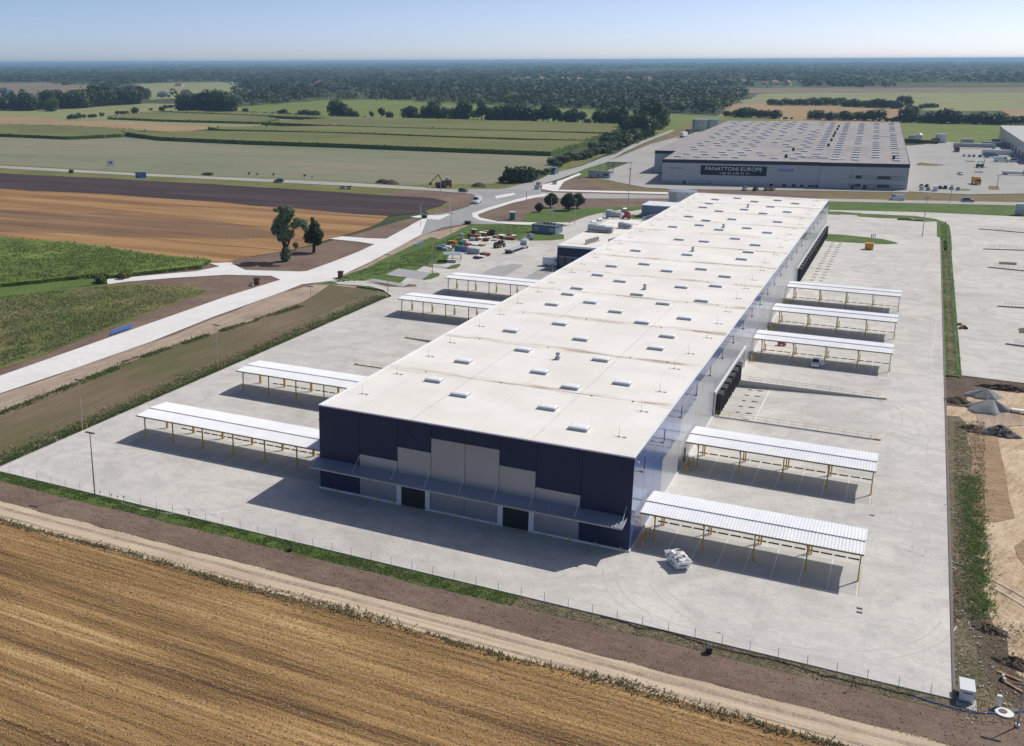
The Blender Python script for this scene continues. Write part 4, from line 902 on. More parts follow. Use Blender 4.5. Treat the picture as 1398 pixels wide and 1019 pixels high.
row(1148, 80, 5.592, [(30, 470, 76, B_), (75, 471, 68, B_), (120, 470, 62, B_), (180, 470, 72, B_), (225, 472, 78, B_), (262, 475, 85, B_), (350, 480, 32, B_), (395, 480, 38, B_), (430, 484, 45, B_), (480, 485, 85), (530, 486, 100), (570, 486, 70, B_), (620, 490, 58, B_), (665, 490, 75, B_), (705, 490, 96, B_), (750, 491, 100, B_), (795, 492, 110, B_), (840, 494, 90, B_), (885, 495, 96, B_), (945, 495, 76, B_), (990, 497, 85, B_), (1040, 498, 100, B_), (1085, 499, 95, B_), (1125, 500, 102, B_), (1170, 500, 95, B_), (1210, 500, 95, B_), (1265, 500, 62, B_), (1330, 500, 62, B_), (1385, 500, 74, B_)],
    'in the hedgerow behind the green field', 'bushes of the hedgerow behind the far building', ('leaf_dark', 'leaf_mid', 'leaf_dark'))
row(900, 80, 5.592, [(520, 440, 46, B_), (590, 445, 72, B_), (625, 447, 76, B_), (665, 448, 82, B_), (710, 450, 72, B_), (755, 451, 62, B_), (795, 452, 62, B_), (860, 456, 62, B_), (885, 458, 78, B_), (960, 462, 20, B_), (1010, 462, 18, B_), (1170, 465, 70, B_), (1205, 466, 80, B_), (1290, 470, 68, B_), (1315, 470, 72, B_), (1390, 466, 62, B_)],
    'in the hedgerow behind the big grey roof', 'bushes of the hedgerow behind the far building', ('leaf_dark', 'leaf_mid'))
row(900, 80, 5.592, [(845+k*34, 352+(k % 3)*3, 46+(k*37 % 18), B_) for k in range(17)], 'in the belt between far right fields', 'bushes of the belt between the far right fields', ('leaf_mid', 'leaf_dark'))
row(1148, 80, 5.592, [(20+k*38, 365+k*1.5, 50+(k*37 % 26), B_) for k in range(12)]+[(455, 355, 68), (505, 352, 60), (520, 392, 50, B_), (575, 395, 42, B_), (610, 385, 38, B_), (660, 378, 40, B_), (700, 375, 40, B_), (735, 372, 28, B_)], 'in the shrub belt at the far right', 'bushes of the belt between the far right fields', ('leaf_mid', 'leaf_dark'))
# far woodland that reads as one mass
def in_poly(x, y, P):
    c = False; j = len(P)-1
    for i in range(len(P)):
        if (P[i][1] > y) != (P[j][1] > y) and x < (P[j][0]-P[i][0])*(y-P[i][1])/(P[j][1]-P[i][1])+P[i][0]: c = not c
        j = i
    return c
OPEN = [[(-300, 111), (0, 112), (60, 113), (110, 121), (130, 127), (140, 133), (0, 135), (-300, 136)], [(182, 117), (225, 112), (300, 111), (335, 116), (300, 124), (262, 131), (200, 133)],
        [(808, 96.5), (870, 96.5), (925, 97), (932, 100), (870, 101.5), (830, 103)], [(880, 96.8), (945, 97.2), (940, 101), (890, 100)], [(930, 119.5), (1100, 119), (1700, 118), (1700, 160), (1000, 160), (985, 152), (1003, 141), (1030, 131), (1000, 127), (935, 126)],
        [(540, 108), (560, 108), (560, 109), (540, 109)], [(195, 126), (250, 121), (300, 118), (345, 122), (330, 128), (260, 134), (205, 136)], [(140, 96.5), (170, 96), (172, 97.5), (142, 98)], [(1230, 97), (1300, 96), (1302, 97.8), (1235, 98.6)], [(330, 104.5), (372, 103.5), (374, 105.4), (334, 106)], [(690, 106.5), (800, 108.5), (900, 109), (1000, 110.5), (1100, 113), (1100, 121), (1000, 116), (900, 114), (800, 113.8), (690, 113)], [(400, 117), (470, 115), (474, 117.5), (404, 119.5)], [(1085, 100.5), (1135, 100), (1136, 101.6), (1088, 102.4)], [(590, 127), (640, 126), (642, 128), (592, 129.5)], [(30, 104), (95, 103), (97, 105), (34, 106)]]
LOWB = [(-300, 136), (0, 136), (60, 140), (150, 136), (235, 138), (320, 146), (385, 142), (470, 137), (540, 137), (585, 140), (640, 144), (700, 144), (760, 150), (850, 150), (905, 152), (940, 155), (960, 157), (988, 150), (1005, 140), (1028, 128), (1100, 120), (1700, 117)]
def lowb(x):
    for (a, b), (c_, d) in zip(LOWB, LOWB[1:]):
        if a <= x <= c_: return b+(d-b)*(x-a)/(c_-a)
    return 117
def woodland(seed, y0, y1, count, mat, leaf_n, hs, ws, name, patchy=0.):
    r = random.Random(seed); mb = MB(); cell = {}
    for k in range(count):
        x = r.uniform(-330, 1720); hor = 85.5-x*5.5/1398; y = y0+(y1-y0)*r.random()**1.25
        if y-hor < 1.2 or y > lowb(x) or any(in_poly(x, y, P) for P in OPEN): continue
        p = at(x, y); d = (p-CAM).length
        if patchy:
            q_ = 1 if d < 2200 else 3; key = (int((p.x+p.y*.3)/(110*q_)), int((p.y-p.x*.2)/(130*q_)), q_)
            if key not in cell: cell[key] = r.random()
            if cell[key] < patchy: continue
        h = r.uniform(*hs)*(1 if d < 3000 else 1+.12*(d-3000)/3000); w = r.uniform(*ws)*max(1, d/1500)*.62; sz = w*.36
        for q in range(leaf_n):
            u = r.random()*6.283; v = r.random()**.8; rr = math.sqrt(max(0, 1-v*v*.92))*r.uniform(.75, 1.05)
            c = Vector((p.x+w*rr*math.cos(u), p.y+w*rr*math.sin(u), h*(.12+.86*v)))
            o_ = Vector((rr*math.cos(u), rr*math.sin(u), v*1.1))
            leafq(mb, c, sz, r, 0, 0, o_)
            mb.v[-4:] = [(a, b, c.z+(z_-c.z)*min(1, h*.2/sz)) for a, b, z_ in mb.v[-4:]]
    o = mb.build(name, M[mat]); o['kind'] = 'stuff'
    tag(o, {'leaf_dark': 'dark green woodland behind the fields', 'leaf_mid': 'mid green trees mixed through the far woodland', 'leaf_pale': 'paler grey green crowns scattered in the far woodland'}[mat], 'woodland')
woodland(1, 86.5, 112, 12000, 'leaf_dark', 9, (9, 18), (10, 20), 'woodland', .22); C.objects[-1]['label'] = 'hazy blue woodland strip right under the horizon'
woodland(2, 104, 156, 10500, 'leaf_dark', 26, (6, 16), (5, 13), 'woodland', .3)
woodland(3, 88, 156, 7500, 'leaf_mid', 22, (6, 13), (5, 11), 'woodland', .5)
woodland(4, 92, 156, 2200, 'leaf_pale', 22, (6, 12), (5, 9), 'woodland', .45)
tree(693, 143, 17, T_, 'leaf_yellow', 'bright yellowish poplar standing out of the dark wood', 'lone trees')
# two willows by the road and three round trees at the gate: trunk and crown as parts
def big_tree(px, py, hpx, name, label, lobes, nleaf, ls, mat, limbs, group):
    p = at(px, py); s = pxh(px, py, hpx); r = random.Random(int(px))
    o = thing(name, label, 'tree', (p.x, p.y, -.25), 0, group)
    mb = MB()
    for a, b, r0, r1 in limbs: mb.tube([c*s for c in a], [c*s for c in b], r0*s, r1*s, n=7)
    mb.build('trunk', M['bark'], o)
    mb = MB(); crown(mb, r, nleaf, [(x*s, y*s, z*s, q*s, zs) for x, y, z, q, zs in lobes], ls)
    mb.build('crown', M[mat], o)
    return o
big_tree(390, 356, 75, 'willow_tree', 'tall forked willow with grey green foliage on the brown soil by the road junction',
         [(.08, 0, .88, .12, 1), (.0, .02, .80, .13, 1.1), (-.05, 0, .93, .07, .8), (-.18, 0, .90, .05, .7), (-.17, .05, .66, .10, 1.3), (-.19, 0, .56, .09, 1.2), (-.02, 0, .62, .11, 1.3), (.03, 0, .48, .10, 1.3), (-.08, 0, .45, .09, 1.2), (.14, 0, .50, .06, 1.2),
          (.27, 0, .72, .09, .8), (.36, .02, .70, .09, .8), (.20, 0, .66, .08, .8), (.43, 0, .62, .06, .9), (0, 0, .12, .10, 1.2), (.02, 0, .2, .08, 1)], 5200, .36, 'leaf_pale',
         [((0, 0, 0), (0, 0, .22), .045, .038), ((0, 0, .2), (-.14, 0, .6), .026, .01), ((0, 0, .2), (.02, 0, .85), .026, .008), ((.02, 0, .22), (.2, 0, .62), .022, .008), ((.2, 0, .6), (.38, 0, .7), .01, .005)], 'willows by the road')
big_tree(428, 344, 48, 'willow_tree', 'smaller darker tree leaning beside the forked willow',
         [(.0, 0, .55, .24, 1.1), (-.12, 0, .42, .18, 1), (.14, 0, .5, .18, 1), (.05, 0, .75, .14, 1.1), (-.02, 0, .92, .06, 1.3), (.12, 0, .33, .14, .9)], 3000, .32, 'leaf_dark',
         [((0, 0, 0), (0, 0, .5), .035, .015), ((.03, 0, 0), (.08, 0, .4), .025, .01)], 'willows by the road')
big_tree(404, 341, 12, 'young_tree', 'small green sapling between the two willows', [(0, 0, .6, .35, 1.1)], 240, .2, 'leaf_mid', [((0, 0, 0), (0, 0, .5), .03, .02)], 'willows by the road')
for px, py, h, lb in ((736, 289, 13, 'smallest round dark tree by the green verge'), (752, 283, 21, 'middle round dark tree by the green verge'), (776, 287, 25, 'largest round dark tree by the green verge'), (788, 284, 22, 'round dark tree partly behind the largest one by the verge')):
    big_tree(px, py, h, 'round_tree', lb, [(0, 0, .58, .36, .95), (.15, .1, .5, .3, .9), (-.16, 0, .5, .3, .9), (0, -.1, .4, .32, .8), (.05, 0, .75, .22, .9)], 1500, .42, 'leaf_dark', [((0, 0, 0), (0, 0, .5), .05, .02)], 'round trees by the verge')
# saplings along the far road
for i, (x, y, h) in enumerate(((340, 237.5, 4), (351, 238, 3.5), (373.5, 238, 3.5), (416, 240, 4.5), (426, 241, 2.5))):
    tree(x, y+1.5, h, T_, 'leaf_dark', 'tiny sapling, %s from the left, behind the far road' % ordn(i), 'saplings behind the far road', 'sapling')
tree(283, 238.5, 3.6, B_, 'leaf_mid', 'low flat green bush beside the far road', 'lone trees', wide=3)
tree(97, 236, 6, B_, 'leaf_mid', 'small green shrub on the verge of the far road', 'lone trees')
tree(150+20, 380, 13, B_, 'leaf_yellow', 'yellow green bush at the end of the white side road', 'bushes at the side road end')
tree(137, 385, 13, B_, 'leaf_mid', 'green bush just left of the yellow bush at the side road end', 'bushes at the side road end')
# crops: raised slabs with ragged tops
def crop(name, pts, h, label, side='corn_side', top='corn_top', seed=1):
    P = wobble(pts, .5, 8, seed); r = random.Random(seed)
    mb = MB(); P2 = [at(*p) for p in pts]
    mb.prism(P, -.3, h*.82, 0, 1)
    o = mb.build(name, [M[side], M[top]]); o['kind'] = 'stuff'
    # leafy fringe on the near edges
    ml = MB(); n = len(P)
    for i in range(n):
        a, b = Vector((*P[i], 0)), Vector((*P[(i+1) % n], 0)); L = (b-a).length
        mid = (a+b)/2; nn = Vector(((b-a).y, -(b-a).x, 0))
        if nn.length == 0: continue
        d = (mid-CAM).length; st = max(.5, d/420)
        for k in range(int(L/st*2.2)):
            q = a.lerp(b, r.random())+Vector((r.gauss(0, .35), r.gauss(0, .35), 0))*max(1, d/300); z = r.uniform(.1, h)
            leafq(ml, Vector((q.x, q.y, z)), r.uniform(.25, .5)*max(1, d/420), r)
    f = ml.build('crop_fringe', M['cornleaf'], o); f['kind'] = 'stuff'
    tag(o, label, 'crop')
    return o
crop('corn_strip', [(170, 185), (284, 183), (450, 186), (700, 196), (805, 197.5), (798, 199), (752, 213), (700, 211), (450, 201), (345, 197.5), (220, 192)], 3.1, 'nearest tall corn strip behind the grey green field', seed=1)
crop('corn_strip', [(284, 177.6), (450, 176.2), (700, 183.4), (823, 187.5), (798, 196.5), (700, 193.6), (450, 184.8), (300, 181)], 3.1, 'middle corn strip behind the grey green field', seed=2)
crop('corn_strip', [(357, 170.5), (450, 165), (220, 155), (300, 154), (450, 162.5), (700, 168.5), (846, 173.5), (841, 186), (700, 182.6), (450, 175.2)], 3.1, 'farthest wide corn strip in front of the tree line', seed=3)
crop('corn_strip', [(148, 161), (220, 154), (357, 160), (380, 165), (356, 169.5), (220, 166), (150, 163)], 2.2, 'short corn strip at the left below the wood edge', seed=4)
crop('corn_strip', [(-400, 172), (0, 172.5), (60, 173), (148, 177.5), (200, 181), (165, 186.5), (93, 190), (0, 186), (-400, 186)], 2.2, 'corn strip at the far left beside the tan field', seed=5)
crop('green_crop', [(-400, 310), (0, 327), (113, 336), (206, 350), (287, 358), (275, 366), (205, 374), (150, 380), (137, 377), (60, 386), (0, 392), (-400, 410)], 1.0, 'leafy green crop at the left edge below the golden field', 'corn_side', 'corn_green', 6)
# tufts: grass, weeds and straw
def tufts(name, label, mat, area, n, hmin, hmax, seed, wmul=.5, clump=None):
    r = random.Random(seed); mb = MB(); cells = {}
    for _ in range(n):
        x, y = area(r)
        if clump:
            key = (int(x/clump), int(y/clump))
            if key not in cells: cells[key] = r.random()
            if r.random() > cells[key]*1.3: continue
        h = r.uniform(hmin, hmax); a = r.uniform(0, 6.28); w = h*wmul
        dx, dy = math.cos(a)*w, math.sin(a)*w; k = len(mb.v); lx, ly = r.gauss(0, h*.7), r.gauss(0, h*.7)
        mb.v += [(x-dx*.5, y-dy*.5, -.05), (x+dx*.5, y+dy*.5, -.05), (x+lx+dx*.3, y+ly+dy*.3, h*.8), (x+lx-dx*.2, y+ly-dy*.2, h)]
        mb.f.append((k, k+1, k+2, k+3)); mb.m.append(0)
    o = mb.build(name, M[mat]); tag(o, label, 'vegetation', None, 'stuff')
def U(x0, x1, y0, y1): return lambda r: (r.uniform(x0, x1), r.uniform(y0, y1))
tufts('grass_verge_blades', 'short green grass band along the near edge of the yard', 'grassblade', U(-110, -8, -18.1, -15.9), 30000, .04, .16, 1, 1.2, 1.2)
tufts('weeds', 'sparse dry weeds along the near yard fence', 'dryblade', U(-30, 36, -17.9, -15.9), 5000, .04, .14, 2, 1.2, .8)
def edge(r):
    x = r.uniform(-85, 40); w = .5+.5*math.sin(x*.13+1.3*math.sin(x*.05)); return x, -27.5+r.gauss(0, .22+.35*w)+.25*math.sin(x*.21)
tufts('edge_weeds', 'dark brown green weeds along the stubble field edge', 'dryedge', edge, 11000, .05, .24, 3, .9, 2.3)
tufts('tall_edge_weeds', 'taller weed clumps on the stubble field edge', 'dryedge', edge, 1800, .2, .5, 33, .35, 3.1)
def lying_straw(seed, n):
    r = random.Random(seed); mb = MB()
    for _ in range(n):
        y = -27.9-(r.random()**1.2)*34; x = r.uniform(-75, 44); sw = .5+.5*math.sin(y*5.2+.6*math.sin(x*.07)+2*math.sin(y*.37))
        if r.random() > .08+.92*sw*sw: continue
        a = r.gauss(-.03, .7); L = r.uniform(.06, .22); w = r.uniform(.015, .05)
        dx, dy = math.cos(a)*L, math.sin(a)*L; px_, py_ = -math.sin(a)*w, math.cos(a)*w; k = len(mb.v); z = r.uniform(.0, .06)
        mb.v += [(x-dx-px_, y-dy-py_, z), (x+dx-px_, y+dy-py_, z+r.uniform(0, .07)), (x+dx+px_, y+dy+py_, z+.05), (x-dx+px_, y-dy+py_, z+.02)]
        mb.f.append((k, k+1, k+2, k+3)); mb.m.append(0)
    o = mb.build('straw', M['straw']); tag(o, 'golden cut straw lying in rows across the near field', 'vegetation', None, 'stuff')
lying_straw(4, 52000)
tufts('track_weeds', 'thin green line of weeds beside the sandy track', 'dryedge', lambda r: (r.uniform(-85, 40), -23.1+r.gauss(0, .1)), 3500, .03, .1, 5, 1.2, 2)
tufts('yard_edge_weeds', 'pale green weeds along the left yard edge', 'grassblade', lambda r: (-88+-abs(r.gauss(0, 1.4)), r.uniform(-14, 110)), 30000, .06, .24, 6, 1.1, 1.5)
tufts('yard_edge_weeds', 'dry straw coloured weeds along the left yard edge', 'dryblade', lambda r: (-88.8+-abs(r.gauss(0, 1.6)), r.uniform(-14, 110)), 14000, .06, .24, 7, 1.1, 1.9)
def wa(r):
    p = at(r.uniform(1303, 1345), r.uniform(575, 850)); return p.x, p.y
def wa2(r):
    y = r.uniform(650, 845); p = at(1322+(y-640)*.09+r.gauss(0, 9), y); return p.x, p.y
tufts('waste_ground_weeds', 'patchy weeds on the waste ground right of the yard', 'dryblade', wa, 12000, .04, .16, 8, 1.2, .7)
tufts('waste_ground_weeds', 'bright green weed band on the waste ground right of the yard', 'grassblade', wa2, 15000, .05, .2, 9, 1.1, 1.3)
def wa3(r):
    p = at(r.uniform(1300, 1398), r.uniform(850, 990)); return p.x, p.y
tufts('waste_ground_weeds', 'sparse dry weeds near the white trailer', 'dryblade', wa3, 4000, .03, .12, 10, 1.2, .5)
def fence_line(r):
    P = ((-125, -40), (-106, 2.5), (-106.6, 30), (-107.4, 40), (-105.6, 62), (-102.3, 92))
    i = r.randint(0, 4); t = r.random(); a, b = P[i], P[i+1]; return a[0]+(b[0]-a[0])*t+r.gauss(0, .5), a[1]+(b[1]-a[1])*t
tufts('fence_line_grass', 'green grass line under the wire fence left of the yard', 'grassblade', fence_line, 12000, .08, .28, 11, 1.1, 4)
tufts('ditch_grass', 'green grass in the strip between the two yards', 'grassblade', U(34.0, 36.5, 97, 300), 12000, .06, .25, 12, 1.1, 3)
def pick(P, x0, x1, y0, y1):
    def f(r):
        while True:
            x, y = r.uniform(x0, x1), r.uniform(y0, y1)
            if in_poly(x, y, P): p = at(x, y); return p.x, p.y
    return f
tufts('bank_grass', 'thick green grass on the bank by the road', 'grassblade', pick([(455, 386), (480, 374), (560, 346), (618, 324), (650, 311), (680, 307), (780, 308), (690, 322), (640, 325), (600, 345), (590, 365), (560, 362), (500, 375), (498, 383)], 455, 780, 306, 388), 14000, .1, .35, 13, 1.1, 3)
MEAD = [(0, 405), (137, 391), (200, 390), (270, 393), (282, 398), (230, 415), (130, 453), (60, 482), (0, 500)]
tufts('meadow_grass', 'green grass clumps of the meadow', 'grassblade', pick(MEAD, 0, 285, 390, 500), 14000, .1, .3, 14, 1.3, 5)
tufts('meadow_grass', 'dry stalks of the meadow', 'dryblade', pick(MEAD, 0, 285, 390, 500), 9000, .1, .3, 15, 1.2, 6)
GC = [(0, 329), (113, 338), (206, 352), (280, 360), (205, 372), (150, 378), (60, 384), (0, 390)]
tufts('crop_leaves', 'leafy green maize plants at the left', 'cropleaf', pick(GC, 0, 285, 329, 390), 24000, .85, 1.2, 16, .5, 3)
# ---------------------------------------------------------------- far site
def onplane(px, py, A, B):
    d = FW*FPX+RT*(px-PX)-UP*(py-PY); n = Vector((B.y-A.y, A.x-B.x, 0)).normalized(); t = (A-CAM).dot(n)/d.dot(n)
    return CAM+d*t
def hd(px, py, qx, qy):                       # heading angle between two ground points
    a, b = at(px, py), at(qx, qy); return math.atan2(b.y-a.y, b.x-a.x)
FA, FB, FC = Vector((-82.7, 384.5, 0)), Vector((-14.6, 398.5, 0)), Vector((21.0, 406, 0))
fh = thing('factory', 'huge grey-roofed factory hall with navy parapet and white lettered banner', 'factory', (-82.7, 384.5, 0))
HF = 11.2; o0 = Vector((-82.7, 384.5, 0))
def rel(p): return (p[0]-o0.x, p[1]-o0.y)
foot = [(-82.7, 384.5), (-14.6, 398.5), (-14.2, 396.9), (21.0, 404.5), (8.2, 746), (-108.5, 722), (-97.5, 430), (-86.5, 434)]
foot = [(-82.7, 384.5), (-14.6, 398.5), (-14.4, 397.4), (21.0, 404.7), (8.2, 747), (-109, 723.5), (-97, 431), (-87, 433)]
mb = MB(); mb.prism([rel(p) for p in foot], -.2, 9.7, 0); mb.build('wall', M['mahle_wall'], fh)
def grow(P, e):
    cx = sum(p[0] for p in P)/len(P); cy = sum(p[1] for p in P)/len(P)
    return [(p[0]+e*(1 if p[0] > cx else -1), p[1]+e*(1 if p[1] > cy else -1)) for p in P]
mb = MB(); mb.prism([rel(p) for p in grow(foot, .12)], 9.7, 11.25); mb.build('parapet', M['mahle_navy'], fh)
mb = MB(); mb.prism([rel(p) for p in grow(foot, -.3)], 11.25, 11.32); mb.build('roof', M['mahle_roof'], fh)
U1 = (FB-FA).normalized(); U2 = (FC-FB).normalized(); N1 = Vector((U1.y, -U1.x, 0))
def frect(parent, name, P0, P1, mat, A, B, off=.06, th=.05):
    """rectangle on the facade between two enlarged-view corners"""
    a = onplane(*P0, A, B); b = onplane(*P1, A, B); u = (B-A).normalized(); n = Vector((u.y, -u.x, 0))
    w = (b-a).dot(u); z0, z1 = min(a.z, b.z), max(a.z, b.z); mb = MB()
    q0 = a-o0+n*off; mb.box(0, w, -th, 0, z0, z1)
    o = mb.build(name, mat, parent); o.location = (q0.x, q0.y, 0); o.rotation_euler.z = math.atan2(u.y, u.x); return o, w, z0, z1
e1 = lambda x, y: (860+x/6.99, 140+y/6.99)
e2 = lambda x, y: (1050+x/6.99, 140+y/6.99)
bn, bw, bz0, bz1 = frect(fh, 'banner', e1(678, 600), e1(1300, 705), M['banner'], FA, FB, .1)
def text(body, size, mat, parent, x, y, z, name='lettering', ext=.03, wide=1.0, rz=0., lay=False):
    cu = bpy.data.curves.new('t', 'FONT'); cu.body = body; cu.size = size; cu.extrude = ext; cu.align_x = 'CENTER'; cu.align_y = 'CENTER'
    t = bpy.data.objects.new('t', cu); C.objects.link(t); bpy.context.view_layer.update()
    me = bpy.data.meshes.new_from_object(t.evaluated_get(bpy.context.evaluated_depsgraph_get())); bpy.data.objects.remove(t)
    me.materials.clear(); me.materials.append(mat); o = bpy.data.objects.new(name, me); C.objects.link(o); o.parent = parent
    o.rotation_euler = (0 if lay else math.pi/2, 0, rz); o.location = (x, y, z); o.scale = (wide, 1, 1); return o
bh = bz1-bz0
text('PANATTONI EUROPE', bh*.54, M['letter'], bn, bw*.5, -.08, bz0+bh*.66, wide=bw*.92/(bh*.54*10.2))
text('+48 22 540 71 71', bh*.30, M['letter'], bn, bw*.52, -.08, bz0+bh*.20, wide=1.45)
a = onplane(*e2(83, 632), FA, FB); b = onplane(*e2(238, 666), FA, FB); q = (a+b)/2-o0+N1*.12
text('MAHLE', (a.z-b.z)*1.35, M['letterblue'], fh, q.x, q.y, q.z, 'blue_lettering', .08, (b-a).length/((a.z-b.z)*1.35*3.35), math.atan2(U1.y, U1.x))
a = onplane(*e1(440, 628), FA, FB)-o0+N1*.1
text('PANATTONI', .9, M['letterdark'], fh, a.x, a.y, a.z, 'small_lettering', .02, 1.3, math.atan2(U1.y, U1.x))
for (x0, y0, x1, y1) in ((300, 742, 420, 766), (425, 738, 490, 770), (555, 745, 655, 775), (670, 745, 785, 778)):
    f, w, z0, z1 = frect(fh, 'window', e1(x0, y0), e1(x1, y1), M['darksteel'], FA, FB, .05)
    mb = MB(); n = max(2, int(w/1.3))
    for k in range(n): mb.box(.12+k*(w-.12)/n, (k+1)*(w-.12)/n, -.08, -.05, z0+.15, z1-.12)
    mb.build('pane', M['glasslight'], f)
for (x0, y0, x1, y1) in ((505, 740, 535, 782), (1335, 775, 1362, 830)): frect(fh, 'door', e1(x0, y0), e1(x1, y1), M['glass'], FA, FB, .05)
for (x0, y0, x1, y1) in ((5, 775, 33, 830), (125, 778, 155, 828), (218, 780, 248, 830), (295, 785, 322, 830), (370, 790, 395, 834)): frect(fh, 'door', e2(x0, y0), e2(x1, y1), M['glass'], FA, FB, .05)
for (x0, y0, x1, y1) in ((405, 790, 428, 822), (438, 788, 466, 822)): frect(fh, 'window', e2(x0, y0), e2(x1, y1), M['darksteel'], FA, FB, .05)
FB2 = Vector((-14.4, 397.4, 0)); FC2 = Vector((21, 404.7, 0))
for (x0, y0, x1, y1) in ((770, 692, 797, 725), (826, 696, 882, 730), (903, 700, 1020, 732), (1037, 704, 1160, 738), (1176, 708, 1295, 744), (757, 775, 778, 808), (818, 776, 872, 810), (945, 780, 1008, 815), (1030, 783, 1145, 818), (1162, 790, 1286, 824)):
    f, w, z0, z1 = frect(fh, 'window', e2(x0, y0), e2(x1, y1), M['darksteel'], FB2, FC2, .08)
    mb = MB(); n = max(1, int(w/1.5))
    for k in range(n): mb.box(.12+k*(w-.12)/n, (k+1)*(w-.12)/n, -.08, -.05, z0+.18, z1-.15)
    mb.build('pane', M['glasslight'] if (x0//100) % 2 else M['glass'], f)
for (x0, y0, x1, y1) in ((783, 785, 806, 826), (895, 785, 928, 832)): frect(fh, 'door', e2(x0, y0), e2(x1, y1), M['glass'], FB2, FC2, .08)
frect(fh, 'downpipe', e2(488, 640), e2(498, 830), M['white'], FA, FB, .3)
# its rooflights: rows across the roof (about 170: the nearest 100 as parts, the rest one part)
RFL, RFR, RBL, RBR = Vector((-83, 386, 11.32)), Vector((20.6, 407, 11.32)), Vector((-108, 722, 11.32)), Vector((8, 745, 11.32))
sk2 = None; cnt = 0; rest = MB(); r = random.Random(9)
for j in range(22):
    v = .035+j*.0438
    for i in range(12):
        u = .05+i*.082+(.022 if j % 2 else 0)*(1 if i < 7 else 0)
        if r.random() < .12: continue
        p = RFL.lerp(RFR, u).lerp(RBL.lerp(RBR, u), v)
        if cnt < 100:
            if sk2 is None:
                mb = MB(); mb.box(-1.7, 1.7, -.7, .7, 0, .5); mb.box(-1.7, 1.7, -.7, .7, .5, .56, 1); sk2 = mb.build('skylight', [M['skyl_shaded'], M['dome']], fh); o = sk2
            else: o = sk2.copy(); C.objects.link(o); o.parent = fh
            o.location = p-o0
        else: rest.box(p.x-o0.x-1.7, p.x-o0.x+1.7, p.y-o0.y-.7, p.y-o0.y+.7, 11.32, 11.82); rest.box(p.x-o0.x-1.7, p.x-o0.x+1.7, p.y-o0.y-.7, p.y-o0.y+.7, 11.82, 11.88, 1)
        cnt += 1
rest.build('skylight', [M['skyl_shaded'], M['dome']], fh)['kind'] = 'stuff'  # side faces take the greyer tone with shade painted in
for (px, py) in ((1090, 215.5), (1112, 216.2), (1135, 217), (1208, 186.5)):
    p = at(px, py, 11.4)-o0; mb = MB(); mb.box(-6 if px < 1200 else -3, 6 if px < 1200 else 3, -.8, .8, 11.33, 11.7); mb.build('roof_duct', M['whitebright'], fh).location = (p.x, p.y, 0)
for (px, py) in ((1083, 206), (1131, 200), (1135, 193), (1138, 187), (1140, 183), (1143, 178), (1145, 174), (1073, 215.5), (1220, 217.5)):
    p = at(px, py, 11.4)-o0; mb = MB(); mb.box(-.6, .6, -.6, .6, 11.33, 12.9); mb.build('roof_vent', M['darksteel'], fh).location = (p.x, p.y, 0)
for i, (x, y, lb) in enumerate(((-139.5, 776, 'round steel tank left behind the factory, front one'), (-131, 782, 'round steel tank left behind the factory, right one'))): tank(x, y, 6.2, 9, lb)
# concrete around the far site
def csheet(name, pts, mat, z): return sheet(name, pts, M[mat], z)
csheet('far_yard', [(860, 222), (829, 221), (888, 197), (925, 187), (955, 180), (1000, 195), (1000, 258), (912, 258), (882, 256.5), (859, 252), (830, 246), (808, 243), (832, 232)], 'road_far', -.01)
csheet('far_yard', [(895, 255), (1000, 252), (1120, 254), (1240, 256), (1240, 263), (1110, 260.5), (912, 258.5)], 'road_far', -.006)
csheet('far_yard', [(1225, 199), (1245, 199), (1290, 194), (1330, 196), (1366, 195), (1500, 200), (1600, 270), (1398, 264.5), (1320, 265.6), (1235, 261.5), (1225, 240)], 'road_far', -.002)
csheet('far_grass', [(752, 246), (768, 233), (800, 223), (830, 209), (868, 193), (900, 179), (925, 166), (905, 166), (880, 180), (850, 193), (810, 205), (760, 228), (742, 243)], 'verge', -.2)
csheet('far_grass', [(853, 209), (880, 196), (920, 179), (950, 166), (985, 166), (955, 178), (925, 187), (888, 197), (832, 220), (826, 222)], 'rough_grass', -.19)
csheet('far_grass', [(790, 243), (808, 240), (830, 232), (826, 222), (805, 226), (770, 233), (765, 238)], 'grass', -.12)
for L in ([(1255, 222), (1292, 225.5), (1275, 227), (1250, 226)], [(1349, 254), (1363, 254.5), (1365, 259.5), (1350, 259)], [(1312, 258), (1325, 258.5), (1323, 260.5), (1312, 260.5)], [(1330, 234), (1343, 234.5), (1341, 236.5), (1330, 236)], [(1318, 219.5), (1332, 220), (1330, 221.5), (1318, 221)]): csheet('grass_island', L, 'rough_grass', .03)
# right hand far hall
M['hallroof'] = plain('grey green hall roof', K(182, 186, 178), .8)
rh = thing('far_hall', 'pale green grey hall cut off by the right edge', 'warehouse', (73, 735, 0))
mb = MB(); mb.prism([(0, 0), (5.0, -170), (60, -165), (60, 42), (0.2, 38)], -.2, 8.6); mb.build('wall', M['mahle_wall'], rh)
mb = MB(); mb.prism([(-.2, .2), (4.8, -170.2), (60, -165), (60, 42.3), (0, 38.3)], 8.6, 9.3); mb.build('roof', M['hallroof'], rh)
for k in range(8):
    mb = MB(); mb.box(.3+k*.6-.12, .3+k*.6+.0, -(18+k*20)-2, -(18+k*20)+2, 0, 3.6); mb.build('dock_door', M['darksteel'], rh)
